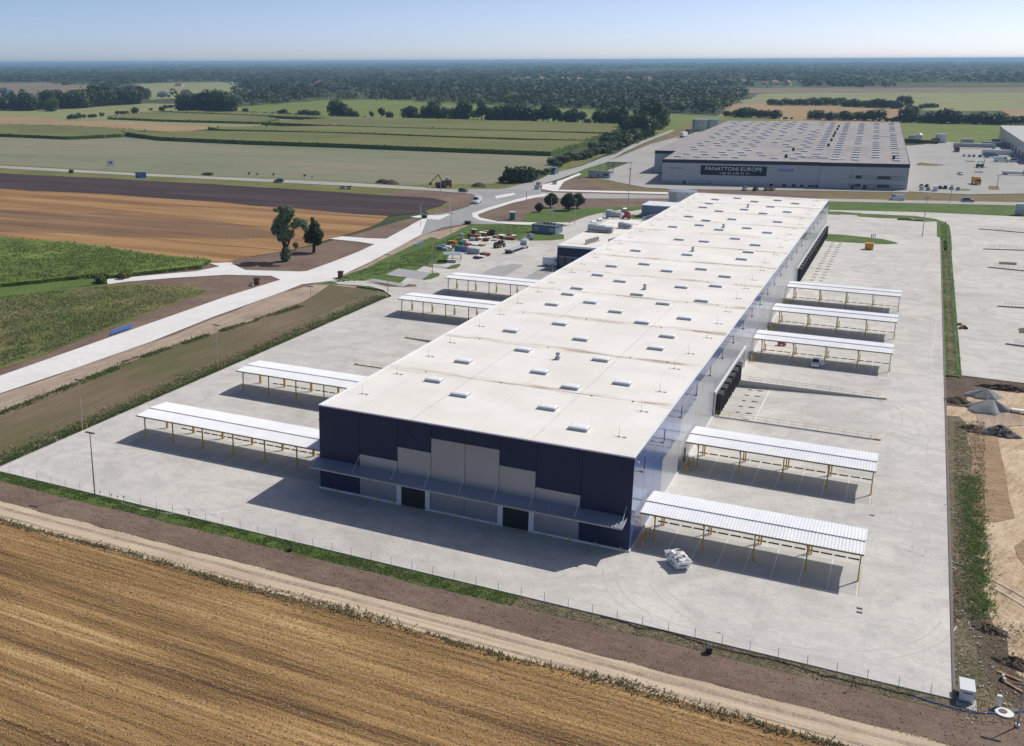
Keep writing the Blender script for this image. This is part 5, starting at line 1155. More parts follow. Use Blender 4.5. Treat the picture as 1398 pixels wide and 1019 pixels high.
# ---------------------------------------------------------------- vehicles
WH = {}
def wheels(o, L, W, r_, xs, w=.2):
    for x in xs:
        for sy in (-1, 1):
            mb = MB(); mb.tube((x, sy*(W/2-w), r_), (x, sy*(W/2+.02), r_), r_, n=14); t = mb.build('wheel', M['tyre'], o)
            mb = MB(); mb.tube((x, sy*(W/2+.02), r_), (x, sy*(W/2+.035), r_), r_*.55, n=10); mb.build('rim', M['rim'], t)
def loft(mb, secs, mi=0):                    # secs: list of (x, halfwidth bottom, halfwidth top, z0, z1)
    n = len(mb.v)
    for x, wb, wt, z0, z1 in secs: mb.v += [(x, -wb, z0), (x, wb, z0), (x, wt, z1), (x, -wt, z1)]
    for i in range(len(secs)-1):
        a = n+4*i; b = a+4
        for q in ((0, 1), (1, 2), (2, 3), (3, 0)): mb.f.append((a+q[1], a+q[0], b+q[0], b+q[1])); mb.m.append(mi)
    mb.f.append((n, n+1, n+2, n+3)); mb.m.append(mi); e = n+4*(len(secs)-1); mb.f.append((e+3, e+2, e+1, e)); mb.m.append(mi)
def car(name, label, loc, rz, paint, s=.88, suv=False, group=None, door=False, cat='car'):
    o = thing(name, label, cat, loc, rz, group); k = 1.12 if suv else 1.
    mb = MB(); loft(mb, [(-2.15, .7, .66, .35, .62), (-2.1, .84, .78, .25, .86*k), (-1.3, .86, .8, .2, .92*k), (.9, .86, .8, .2, .90*k), (1.7, .85, .74, .22, .78*k), (2.1, .78, .66, .3, .62*k)])
    loft(mb, [(-1.25 if not suv else -1.85, .62, .58, 1.36*k, 1.40*k), (.15, .62, .58, 1.38*k, 1.44*k)]); mb.build('body', M[paint], o)
    mb = MB(); b = -1.95 if not suv else -2.05
    loft(mb, [(b, .70, .60, .84*k, .86*k), (b+.65, .76, .62, .86*k, 1.37*k), (.15, .76, .62, .86*k, 1.38*k), (.98, .72, .64, .84*k, .88*k)]); mb.build('windows', M['glass'], o)
    wheels(o, 4.2, 1.74, .31, (-1.3, 1.32))
    for sy in (-1, 1):
        mb = MB(); mb.box(1.98, 2.12, sy*.58-.14, sy*.58+.14, .52*k, .64*k); mb.build('headlight', M['white'], o)
    if door: mb = MB(); mb.box(-.05, .0, 0, .95, .3, .95); mb.box(-.05, .0, .1, .8, .95, 1.3); d = mb.build('open_door', M[paint], o); d.location = (.75, .86, 0); d.rotation_euler.z = .25
    o.scale = (s, s, s); return o
def van(name, label, loc, rz, paint, s=.88, group=None, L=5.2, Hh_=2.3):
    o = thing(name, label, 'van', loc, rz, group)
    mb = MB(); loft(mb, [(-L/2, .92, .86, .3, Hh_), (L/2-1.5, .95, .86, .25, Hh_), (L/2-.75, .95, .8, .25, 1.35), (L/2-.1, .9, .74, .28, 1.0), (L/2, .8, .7, .35, .7)]); mb.build('body', M[paint], o)
    mb = MB(); mb.face([(L/2-1.44, -.78, Hh_-.1), (L/2-.8, -.74, 1.44), (L/2-.8, .74, 1.44), (L/2-1.44, .78, Hh_-.1)]); n = len(mb.v)
    mb.v = [(a+.03, b, c+.02) for a, b, c in mb.v]
    for sy in (-1, 1):
        q = [(L/2-2.3, sy*.93, 1.4), (L/2-1.0, sy*.93, 1.4), (L/2-1.45, sy*.905, 2.0), (L/2-2.3, sy*.905, 2.0)]; mb.face(q if sy < 0 else q[::-1])
    mb.build('windows', M['glass'], o); wheels(o, L, 1.92, .34, (-L/2+1.0, L/2-.95))
    for sy in (-1, 1):
        mb = MB(); mb.box(L/2-.12, L/2+.01, sy*.62-.12, sy*.62+.12, .7, .86); mb.build('headlight', M['glasslight'], o)
    o.scale = (s, s, s); return o
def truck(name, label, loc, rz, cab, box, s=.9, L=8., flat=False, boxh=2.6, group=None, tankk=False):
    o = thing(name, label, 'truck', loc, rz, group)
    mb = MB(); loft(mb, [(L/2-1.9, 1.15, 1.1, .6, 2.9), (L/2-.35, 1.15, 1.1, .5, 2.9), (L/2-.05, 1.15, 1.1, .5, 1.9), (L/2, 1.1, 1.05, .5, 1.2)]); mb.build('cab', M[cab], o)
    mb = MB(); mb.face([(L/2-.30, -1.0, 2.75), (L/2-.02, -1.0, 1.95), (L/2-.02, 1.0, 1.95), (L/2-.30, 1.0, 2.75)]); mb.build('windscreen', M['glass'], o)
    mb = MB(); mb.box(-L/2, L/2-1.9, -.5, .5, .6, .9); mb.build('chassis', M['darksteel'], o)
    mb = MB()
    if flat: mb.box(-L/2, L/2-2.1, -1.2, 1.2, .95, 1.12); mb.box(L/2-2.2, L/2-2.1, -1.2, 1.2, 1.12, 2.0); mb.box(-L/2, -L/2+.1, -1.2, 1.2, 1.12, 1.4); mb.build('flat_bed', M[box], o)
    elif tankk: mb.tube((-L/2, 0, 2.0), (L/2-2.3, 0, 2.0), 1.05, n=20); mb.build('tank_body', M[box], o)
    else: mb.box(-L/2, L/2-2.1, -1.22, 1.22, .95, .95+boxh); mb.box(-L/2-.04, -L/2, -1.1, 1.1, 1.0, .85+boxh); mb.build('cargo_box', M[box], o)
    wheels(o, L, 2.4, .45, (-L/2+1.0, -L/2+2.1, L/2-1.2), .3)
    for sy in (-1, 1):
        mb = MB(); mb.box(L/2-.02, L/2+.03, sy*.85-.18, sy*.85+.18, .7, .9); mb.build('headlight', M['glasslight'], o)
    o.scale = (s, s, s); return o
car('parked_car', 'white car with an open door in front of the third right canopy', (12.0, 93.2, .01), -math.pi/2, 'carwhite', .92, door=True)
p = at(651, 277.5); van('white_van', 'white van driving on the grey road below the junction', p, hd(655, 277, 600, 297), 'carwhite', 1.15)
p = at(632.5, 262); car('dark_car', 'black car at the junction just right of the excavator', p, hd(620, 260, 650, 263), 'carblack', 1.05, True)
p = at(380.5, 249); car('dark_car', 'black estate car on the far road at the left', p, hd(400, 248.8, 360, 247), 'carblack', 1.15, True)
p = at(1224, 273); van('white_van', 'white van on the road in front of the factory', p, hd(1240, 273.5, 1210, 272.6), 'carwhite', 1.0, L=6)
p = at(1321, 275.6); car('blue_car', 'dark blue car on the road at the right', p, hd(1300, 274.8, 1340, 276.2), 'carblue', 1.15)
p = at(757, 237.5); truck('blue_truck', 'blue truck on the north road beside the hedge', p, hd(790, 226, 757, 238), 'truckblue', 'truckblue', .9, 8)
truck('flatbed_truck', 'white flatbed truck parked beside the building material', (-81.8, 185.2, 0), math.pi/2-.1, 'carwhite', 'portacabin', .92, 14, True)
p = at(720, 328); truck('small_truck', 'small grey truck beyond the flatbed truck cab', p, hd(700, 330, 730, 326), 'silver', 'portacabin', .7, 6, True)
p = at(750, 364); van('white_van', 'white delivery van by the dark annex corner', (-63.8, 166.0, 0), 0.02, 'carwhite', 1.1, L=5.5)
gray_cars = 'vehicles in the far yard right of the factory'
f7 = lambda x, y: at(1220+x/6.371, 140+y/6.371)
for i, (x, y, pt, sv) in enumerate(((245, 762, 'carwhite', 1), (300, 764, 'silver', 0), (405, 750, 'carblack', 0), (450, 750, 'carblack', 1), (503, 756, 'silver', 0), (560, 762, 'silver', 0), (242, 735, 'silver', 0), (290, 735, 'carblack', 0))):
    lb = ['white car at the left end of the front car park row', 'silver car second in the front car park row', 'black car right of the white van in the car park row', 'black tall car in the middle of the car park row', 'silver car third from the right in the car park row', 'silver car at the right end of the car park row', 'silver car behind the white one in the car park', 'dark car behind the silver one in the car park'][i]
    car('parked_car', lb, f7(x, y), 1.45, pt, .95, bool(sv), gray_cars)
van('parked_van', 'white van in the middle of the car park row', f7(365, 768), 1.45, 'carwhite', .95, gray_cars)
car('parked_car', 'lone white car driving across the far yard', f7(582, 630), -1.2, 'carwhite', 1.0, False, gray_cars)
for i, (x, y, pt) in enumerate(((612, 470, 'carwhite'), (657, 472, 'silver'), (697, 472, 'silver'), (750, 474, 'carblack'), (812, 478, 'silver'))):
    car('parked_car', '%s car, %s from the left in the upper row of the far yard' % ({'carwhite': 'white', 'silver': 'silver', 'carblack': 'black'}[pt], ordn(i)), f7(x, y), 1.5, pt, .95, False, gray_cars)
truck('box_truck', 'yellow box truck standing in the far yard', f7(715, 712), -1.35, 'orange', 'orange', .95, 8, group=gray_cars)
truck('tank_truck', 'long grey tank trailer at the back of the far yard', f7(700, 400), .03, 'portacabin', 'portacabin', 1.1, 22, tankk=True, group=gray_cars)
truck('box_truck', 'dark truck standing left of the tank trailer', f7(548, 430), -1.4, 'brown', 'brown', .9, 7, group=gray_cars)
truck('box_truck', 'pale long lorry beside the far hall', f7(905, 465), .05, 'portacabin', 'white', 1.0, 17, group=gray_cars)
truck('box_truck', 'blue lorry just in front of the pale long lorry', f7(845, 480), .05, 'bluegrey', 'bluegrey', .9, 8, group=gray_cars)
van('camper_van', 'white camper van in the far yard', f7(935, 518), 0.05, 'carwhite', 1.3, gray_cars, 6)
car('parked_car', 'silver estate car right of the camper van', f7(1050, 520), .05, 'silver', 1.25, True, gray_cars)
truck('box_truck', 'low white trailer truck at the right of the far yard', f7(1050, 632), .05, 'portacabin', 'white', .9, 12, boxh=1.2, group=gray_cars)
for i, (x, y) in enumerate(((1100, 835), (1200, 837), (1307, 836), (1362, 836))):
    car('parked_car', '%s car, %s from the left, parked before the factory front wall' % (('white', 'dark', 'silver', 'silver')[i], ordn(i)), at(*e1(x, y)), 1.4, ('carwhite', 'carblack', 'silver', 'silver')[i], 1.0, False, 'cars parked before the factory front')
p = at(933.5, 187.5); truck('box_truck', 'white lorry beside the left wall of the factory', p, 1.5, 'carwhite', 'white', 1.1, 12)
p = at(941, 183.5); truck('box_truck', 'dark lorry behind the white one at the left factory wall', p, 1.5, 'darksteel', 'darksteel', 1.1, 12)
def crate(name, label, cat, loc, rz, sx, sy, sz, mat, lidmat=None, group=None, slats=3):
    o = thing(name, label, cat, loc, rz, group)
    mb = MB()
    for k in range(slats): mb.box(-sx/2+.02*(k % 2), sx/2-.02*(k % 2), -sy/2+.02*(k % 2), sy/2-.02*(k % 2), .12+(sz-.12)*k/slats, .12+(sz-.12)*(k+1)/slats-.012)
    mb.build('load', M[mat], o)
    mb = MB()
    for q in (-.4, 0, .4): mb.box(q*sx-.06, q*sx+.06, -sy/2, sy/2, 0, .12)
    mb.build('skid', M['brown'], o)
    if lidmat: mb = MB(); mb.box(-sx/2-.04, sx/2+.04, -sy/2-.04, sy/2+.04, sz-.012, sz+.06); mb.build('cover', M[lidmat], o)
    return o
for i, (x, y, sx, sz, m, lb) in enumerate(((130, 355, 13, 3, 'darksteel', 'long dark container behind the far yard'), (300, 358, 12, 2.4, 'brown', 'brown container right of the white silo'), (405, 350, 7, 6, 'white', 'tall white cabin at the far yard edge'), (360, 352, 5, 3, 'darksteel', 'short dark container beside the tall white cabin'), (165, 335, 6, 4, 'portacabin', 'grey tank cabin behind the long dark container'), (640, 350, 8, 2.5, 'portacabin', 'grey container behind the tank trailer'), (870, 385, 14, 3, 'bluegrey', 'blue grey container row end beside the far hall'))):
    p = f7(x, y); crate('container', lb, 'container', (p.x, p.y, 0), .03, sx, 3, sz, m, group='containers around the far yard')
p = f7(218, 345); o = thing('silo', 'small white silo behind the far yard', 'silo', p); mb = MB(); mb.tube((0, 0, 1), (0, 0, 5), 2.2, n=16); mb.tube((0, 0, 5), (0, 0, 6.4), 2.2, .6, n=16); mb.build('shell', M['white'], o); mb = MB(); [mb.tube((a, b, 0), (a, b, 1.2), .15, n=5) for a in (-1.4, 1.4) for b in (-1.4, 1.4)]; mb.build('stand', M['steel'], o)
p = f7(750, 568); o = thing('forklift', 'dark forklift in the middle of the far yard', 'forklift', p, .1); mb = MB(); mb.box(-1.4, 1, -.7, .7, .4, 1.3); mb.build('body', M['darksteel'], o); mb = MB(); mb.box(1.05, 1.25, -.6, .6, .1, 3.2); mb.box(1.25, 2.4, -.4, -.25, .1, .2); mb.box(1.25, 2.4, .25, .4, .1, .2); mb.build('mast', M['steel'], o); mb = MB(); mb.box(-.9, .7, -.65, .65, 2.2, 2.3); [mb.tube((a, b, 1.3), (a, b, 2.2), .05, n=5) for a in (-.85, .65) for b in (-.6, .6)]; mb.build('cage', M['darksteel'], o); wheels(o, 2.4, 1.5, .35, (-.9, .7)); o.scale = (1.4,)*3
# ---------------------------------------------------------------- building material yard
grp = 'pallets and packs stacked on the material yard'
c7p = lambda x, y: at(590+x/7.767, 290+y/7.767)
items = [(443, 245, 1.6, 2.0, 'brown'), (540, 245, 2.6, 1.0, 'wood'), (590, 240, 2.4, 1.4, 'wood'), (635, 245, 1.8, 2.0, 'darksteel'), (480, 262, 2.2, .9, 'wood'), (690, 275, 2.6, .8, 'wood'), (740, 275, 2.4, 1.0, 'brown'), (790, 285, 2.4, .9, 'wood'), (840, 290, 2.6, .8, 'brown'), (820, 262, 1.8, 1.1, 'brown'), (860, 268, 2, .7, 'wood'),
         (315, 285, .9, 1.9, 'white'), (350, 320, 1.6, .9, 'white'), (405, 270, 1.4, 1.3, 'brown'), (430, 300, 1.8, .9, 'portacabin'), (470, 300, 1.6, .8, 'brown'), (520, 290, 2.2, .7, 'rubbish'), (570, 305, 1.8, .9, 'brown'), (200, 340, 2, 1.1, 'wood'), (235, 345, 1.6, 1.2, 'orange'), (205, 370, 1.6, .8, 'brown'), (170, 385, 1.8, .8, 'rubbish'),
         (120, 375, 1.8, .9, 'bluegrey'), (90, 395, 1.8, 1.0, 'bluegrey'), (140, 405, 1.5, .8, 'portacabin'), (310, 345, 1.5, 1.1, 'teal'), (375, 350, 2.0, .6, 'red'), (460, 350, 2.2, .4, 'rubbish'), (525, 355, 2.2, .4, 'wood'), (270, 405, 1.5, 1.6, 'bluegrey'), (300, 410, 1.5, 1.6, 'bluegrey'), (330, 415, 1.5, 1.6, 'bluegrey'), (362, 420, 1.5, 1.6, 'bluegrey'), (405, 435, 1.6, 1.7, 'portacabin'), (440, 440, 1.6, 1.7, 'portacabin'), (475, 440, 1.6, 1.5, 'portacabin'), (560, 460, 2.6, .8, 'brown'), (480, 490, 2.2, .5, 'darksteel'), (520, 478, 2.2, .4, 'rubbish'), (600, 280, 1.6, .6, 'rubbish'), (660, 300, 1.8, .5, 'rubbish')]
cn = {'brown': 'brown', 'wood': 'timber coloured', 'darksteel': 'dark', 'white': 'white', 'portacabin': 'light grey', 'red': 'red', 'rubbish': 'whitish', 'orange': 'orange', 'bluegrey': 'blue grey', 'teal': 'green'}
items.sort(key=lambda q: (q[4], q[0])); seen = {}; tot = {}
for q in items: tot[q[4]] = tot.get(q[4], 0)+1
for i, (x, y, sx, sz, m) in enumerate(items):
    k = seen.get(m, 0); seen[m] = k+1; p = c7p(x, y)
    lb = ('%s pack, %s from the left of its colour on the material yard' % (cn[m], ordn(k))) if tot[m] > 1 else 'only %s pack standing on the material yard' % cn[m]
    crate('material_pack', lb, 'pallet load', (p.x, p.y, .05), r.uniform(-.5, .5), sx, sx*.8, sz, m, 'rubbish' if m in ('wood', 'brown') and i % 4 == 0 else None, grp)
p = c7p(715, 372); o = thing('telehandler', 'brown telescopic handler between the packs and the flatbed truck', 'telehandler', p, 1.2)
mb = MB(); mb.box(-2, 1.6, -.9, .9, .6, 1.3); mb.build('body', M['brown'], o); mb = MB(); mb.box(-.9, .7, -.85, 0, 1.3, 2.3); mb.build('cab', M['glass'], o); mb = MB(); mb.box(-2, 2.6, .25, .6, 1.4, 1.75); mb.build('boom', M['darksteel'], o); wheels(o, 4, 2.0, .55, (-1.3, 1.2), .35)
p = at(854.5, 299.5); o = thing('boom_lift', 'red boom lift folded on the grass behind the annex', 'boom lift', p, .05)
mb = MB(); mb.box(-1.6, 1.6, -1.1, 1.1, .6, 1.3); mb.box(-.6, 1.4, -.9, .9, 1.3, 2.5); mb.build('body', M['red'], o); mb = MB(); mb.box(-7, .8, -.3, .3, 2.3, 2.8); mb.box(-7, -4, -.2, .2, 1.5, 1.8); mb.build('boom', M['red'], o); mb = MB(); mb.box(-8.4, -7, -.7, .7, 1.2, 1.35); [mb.tube((a, b, 1.3), (a, b, 2.4), .05, n=4) for a in (-8.3, -7.1) for b in (-.6, .6)]; mb.box(-8.4, -7, -.7, -.62, 2.35, 2.42); mb.build('basket', M['steel'], o); wheels(o, 3, 2.3, .5, (-1.1, 1.1), .3)
for i in range(6):
    p = at(807+i*8.5, 306-i*3.6); mb = MB(); mb.tube((0, 0, .55), (1.9, 0, .55), .55, n=14); mb.tube((0, 0, .55), (-.05, 0, .55), .3, n=8)
    tag(mb.build('foil_roll', M['whitebright'], loc=(p.x, p.y, 0), rz=.9), 'white roll behind the annex, %s from the left of the row' % ordn(i), 'roll', 'white rolls behind the annex')
# smoking shelter
o = thing('smoking_shelter', 'open shelter with pale green glass roof beside the packs', 'shelter', (-92.6, 160.5, .05), .35)
mb = MB(); mb.face([(-2.6, -2.3, 2.2), (2.6, -2.3, 2.2), (2.6, 0, 2.7), (-2.6, 0, 2.7)]); mb.face([(-2.6, 0, 2.7), (2.6, 0, 2.7), (2.6, 2.3, 2.2), (-2.6, 2.3, 2.2)]); mb.face([(-2.6, -2.3, 2.13), (-2.6, 2.3, 2.13), (2.6, 2.3, 2.13), (2.6, -2.3, 2.13)]); mb.build('roof', M['glasslight'], o)
for x in (-2.4, 0, 2.4):
    for y in (-2.1, 2.1): mb = MB(); mb.tube((x, y, 0), (x, y, 2.15), .06, n=6); mb.build('post', M['darksteel'], o)
mb = MB(); mb.box(-2.2, 2.2, 1.2, 1.6, .4, .48); mb.build('bench', M['wood'], o)
# portable toilet, excavator, portacabin, billboard
p = at(699.4, 299.4); o = thing('portable_toilet', 'green portable toilet with white roof by the gate road', 'portable toilet', p, .3)
mb = MB(); mb.box(-.95, .95, -.95, .95, 0, 2.5); mb.build('cabin', M['teal'], o); mb = MB(); mb.box(-1, 1, -1, 1, 2.5, 2.75); mb.build('roof', M['white'], o); mb = MB(); mb.box(-.6, .6, -.99, -.95, .1, 2.2); mb.build('door', M['teal'], o)
p = at(602, 256); o = thing('excavator', 'brown excavator digging beside the far road', 'excavator', p, 0.2)
mb = MB(); [mb.box(-2.2, 2.2, s*1.3-.35, s*1.3+.35, 0, .9) for s in (-1, 1)]; mb.build('track', M['darksteel'], o); mb = MB(); mb.box(-2.6, 1.2, -1.4, 1.4, 1.0, 2.5); mb.build('house', M['brown'], o); mb = MB(); mb.box(.0, 1.6, .2, 1.4, 1.2, 3.3); mb.build('cab', M['glass'], o)
mb = MB(); mb.tube((1, -.4, 1.8), (-1.2, -.4, 6.2), .3, n=6); mb.tube((-1.2, -.4, 6.2), (-5, -.4, 2.2), .24, n=6); mb.build('boom', M['brown'], o); mb = MB(); mb.box(-5.8, -4.6, -1.0, .2, 1.1, 2.2); mb.build('bucket', M['darksteel'], o); o.scale = (.95,)*3
p = at(612, 256.5); o = thing('dump_trailer', 'high brown and white machine standing right of the excavator', 'machine', p, .3); mb = MB(); mb.box(-1.5, 1.5, -1.1, 1.1, 1, 3.6); mb.build('hopper', M['brown'], o); mb = MB(); mb.box(-1.3, .3, -1.0, 1.0, 3.6, 4.8); mb.build('cab', M['portacabin'], o); wheels(o, 3, 2.2, .6, (-1, 1), .35)
for i, (x, y, w) in enumerate(((523, 249.4, 3.2), (534, 250.5, 3.4), (653.5, 254.7, 3))):
    p = at(x, y); mb = MB(); rr = random.Random(i)
    pts = [(w*1.3*math.cos(a*.524), w*.8*math.sin(a*.524), 0) for a in range(12)]; mid = [(w*.7*math.cos(a*.524)+rr.uniform(-.2, .2), w*.45*math.sin(a*.524), 1.1+rr.uniform(-.2, .3)) for a in range(12)]
    for a in range(12): b = (a+1) % 12; mb.face([pts[a], pts[b], mid[b], mid[a]]); mb.face([mid[a], mid[b], (0, 0, 1.9)])
    tag(mb.build('earth_heap', M['topsoil'], loc=p), ['left earth heap of the pair behind the far road', 'right earth heap of the pair behind the far road', 'small earth heap right of the excavator'][i], 'heap', 'earth heaps by the far road')
p = at(819, 242.5); o = thing('site_cabin', 'long grey white site cabin with dark windows by the factory gate', 'cabin', p, hd(808, 242, 842, 244))
mb = MB(); mb.box(-5.6, 5.6, -1.5, 1.5, .1, 2.9); mb.build('wall', M['portacabin'], o); mb = MB(); mb.box(-5.8, 5.8, -1.7, 1.7, 2.9, 3.15); mb.build('roof', M['roofdark'], o); mb = MB(); mb.box(2.2, 5.0, -1.54, -1.5, 1.2, 2.2); mb.build('window', M['glass'], o); mb = MB(); mb.box(-.6, .4, -1.54, -1.5, .1, 2.2); mb.build('door', M['darksteel'], o)
p = at(193, 251.5); o = thing('road_sign', 'blue direction sign on two posts beyond the ploughed field', 'road sign', p, .45)
mb = MB(); mb.box(-2.6, 2.6, -.05, .0, 2.8, 5.6); mb.build('sign_panel', M['bluesign'], o)
for x in (-.9, .9): mb = MB(); mb.box(x-.09, x+.09, .0, .12, 0, 5.5); mb.build('post', M['steel'], o)
mb = MB(); mb.box(-2.3, 2.3, -.08, -.05, 4.15, 4.25); mb.box(-.08, .08, -.08, -.05, 3.0, 5.4); mb.box(-2, -.6, -.08, -.05, 4.6, 4.8); mb.box(.5, 2, -.08, -.05, 3.3, 3.5); mb.build('sign_marking', M['white'], o)
p = at(151, 229.5); o = thing('billboard', 'small white billboard standing behind the far road', 'billboard', p, .45)
mb = MB(); mb.box(-2.2, 2.2, -.06, 0, .9, 4.2); mb.build('panel', M['letter'], o); mb = MB(); mb.box(-.6, 1.2, -.09, -.06, 2.4, 3.3); mb.build('picture', M['brown'], o)
for x in (-1.9, 2.0): mb = MB(); mb.box(x-.09, x+.09, .0, .14, 0, 4.3); mb.build('post', M['steel'], o)
# ---------------------------------------------------------------- posts and lamps
def pole(px, py, hpx, label, lamp=True, mat='lamp', group='lamp posts around the yards', rz=0., guard=False, r0=.09, name='lamp_post', cat='lamp post'):
    p = at(px, py); h = pxh(px, py, hpx); o = thing(name, label, cat, p, rz, group); f = max(1., (p-CAM).length/260)
    mb = MB(); mb.tube((0, 0, 0), (0, 0, h), r0*f, r0*.55*f, n=8); mb.build('pole', M[mat], o)
    if lamp: mb = MB(); mb.box(-.75, .0, -.14*f, .14*f, h-.05, h+.06*f); mb.box(.0, .75, -.14*f, .14*f, h-.05, h+.06*f); mb.build('lamp_head', M['darksteel'], o)
    if guard:
        mb = MB(); [mb.tube((a, b, 0), (a, b, .9), .07, n=6) for a in (-.5, .5) for b in (-.5, .5)]; mb.build('guard', M['yellow'], o)
    return o
pole(112.5, 586, 68, 'tall lamp post on the left yard edge nearest the yard corner', guard=True)
pole(129.5, 675.5, 87, 'tall grey lamp post at the near left corner of the yard', mat='darksteel')
pole(297.5, 504, 60, 'tall lamp post on the left yard edge near the first canopies', guard=True)
pole(425, 447, 55, 'lamp post on the grass strip left of the yard entrance')
pole(529.5, 401, 52, 'lamp post at the rounded grass corner of the entrance')
pole(590.4, 374, 48, 'lamp post between the grey parking bays', guard=True)
pole(615.4, 330, 37, 'thin lamp post on the green bank by the road'); pole(643, 322, 18, 'short thin lamp post above the packs')
for i, (x, y, h) in enumerate(((574.4, 310, 30), (613.8, 292, 27), (601.5, 269, 23), (638.5, 280, 18))): pole(x, y, h, 'white pole without lamp beside the asphalt road, %s' % ('leftmost', 'third from the left', 'second from the left, farther back', 'rightmost')[i], False, 'white', 'white poles beside the asphalt road')
for i, (x, y, h) in enumerate(((718.5, 275, 13), (751.5, 314, 45), (754.5, 303, 18), (784.5, 307, 30), (857, 288, 55), (800, 296, 10))): pole(x, y, h, ['thin post beside the pavement near the junction', 'tall mast standing in front of the guard house', 'short mast behind the guard house', 'yellowish mast right of the guard house', 'tall lamp post behind the annex', 'short post on the green verge behind the annex'][i], i in (4, 3))
for i, (x, y, h) in enumerate(((859.8, 252, 29), (818, 243.5, 22), (828, 243, 16), (836.7, 237, 14))): pole(x, y, h, ['lamp post in the yard left of the factory', 'tall mast at the left end of the site cabin', 'mast in front of the site cabin', 'dark mast behind the site cabin'][i], i == 0, 'lamp' if i < 3 else 'darksteel', 'masts near the site cabin')
for i, (x, y, h) in enumerate(((1259, 323, 50), (1262, 300, 30), (1361, 257, 16), (1297, 276, 22), (754, 372, 10))): pole(x, y, h, ['tall thin lamp post at the back of the right yard', 'second thin lamp post behind the tall one at the right yard', 'lamp post in the far yard beside the grass island', 'short lamp post on the verge of the right road', 'short post near the annex corner'][i])
o = pole(1388.9, 991.8, 62, 'leaning grey lamp post with long shadow in the near right corner', True, 'lamp')
mb = MB(); mb.box(-.16, .16, -.16, .16, 0, .22); mb.build('base', M['white'], o)
for i, (x, y, h) in enumerate(((1189.6, 324, 3), (1192, 324, 3.5), (1194.5, 324, 3), (1291, 306, 3))):
    p = at(x, y); mb = MB(); mb.tube((0, 0, 0), (0, 0, 1.1), .12, n=6); tag(mb.build('marker_post', M['darksteel'], loc=p), 'short marker post, %s from the left, near the grass island' % ordn(i), 'post', 'marker posts on the right yard')
sg = [(137, 677.5, 7), (152.6, 682, 8), (161, 683.5, 7), (169.3, 686, 9), (258.5, 708, 9)]
for i, (x, y, h) in enumerate(sg):
    p = at(x, y); hh = pxh(x, y, h); o = thing('small_sign', 'small post sign by the near left fence, %s from the left' % ordn(i), 'sign', p, 0, 'small signs by the near fence')
    mb = MB(); mb.tube((0, 0, 0), (0, 0, hh), .025, n=5); mb.build('post', M['steel'], o); mb = MB(); mb.box(-.1, .1, -.03, -.025, hh-.22, hh); mb.build('sign_plate', M['orange' if i == 2 else 'darksteel'], o)
# fences
def fence(label, P, step, h, z=0.):
    o = thing('wire_fence', label, 'fence', (P[0][0], P[0][1], z), 0, 'thin wire fences'); x0, y0 = P[0]; pp = None; mw = MB(); cnt = 0; last = None
    for a, b in zip(P, P[1:]):
        L = math.hypot(b[0]-a[0], b[1]-a[1]); n = max(1, int(L/step))
        for k in range(n):
            t = k/n; x, y = a[0]+(b[0]-a[0])*t-x0, a[1]+(b[1]-a[1])*t-y0
            if cnt < 100:
                if pp is None: mb = MB(); mb.tube((0, 0, 0), (0, 0, h), .028, n=5); pp = mb.build('post', M['steel'], o); q = pp
                else: q = pp.copy(); C.objects.link(q); q.parent = o
                q.location = (x, y, 0)
            if last:
                for zz in (.25, .5, .75, .98): mw.tube((last[0], last[1], h*zz), (x, y, h*zz), .005, n=3, caps=False)
            last = (x, y); cnt += 1
    mw.build('wire', M['steel'], o)
fence('thin wire fence along the near edge of the yard', [(-84, -16.1), (34.5, -16.3)], 2.62, 1.35)
fence('thin wire fence between road and yard on the left', [(-125, -40), (-106, 2.5), (-106.6, 30), (-107.4, 40), (-105.6, 62), (-102.3, 92)], 3.2, 1.4)
mfp = [at(*q) for q in ((-40, 515), (56, 480), (112, 459), (189, 432), (240, 414), (285, 399))]
fence('thin wire fence along the meadow beside the white road', [(q.x, q.y) for q in mfp], 4, 1.3)
mfp = [at(*q) for q in ((147, 392), (175, 388.5), (231, 390), (262, 391), (285, 399))]
fence('thin wire fence along the top of the meadow', [(q.x, q.y) for q in mfp], 4, 1.3)
fence('thin wire fence in the strip between the two yards', [(35.9, 99), (35.9, 200), (35.7, 290)], 3.2, 1.4)
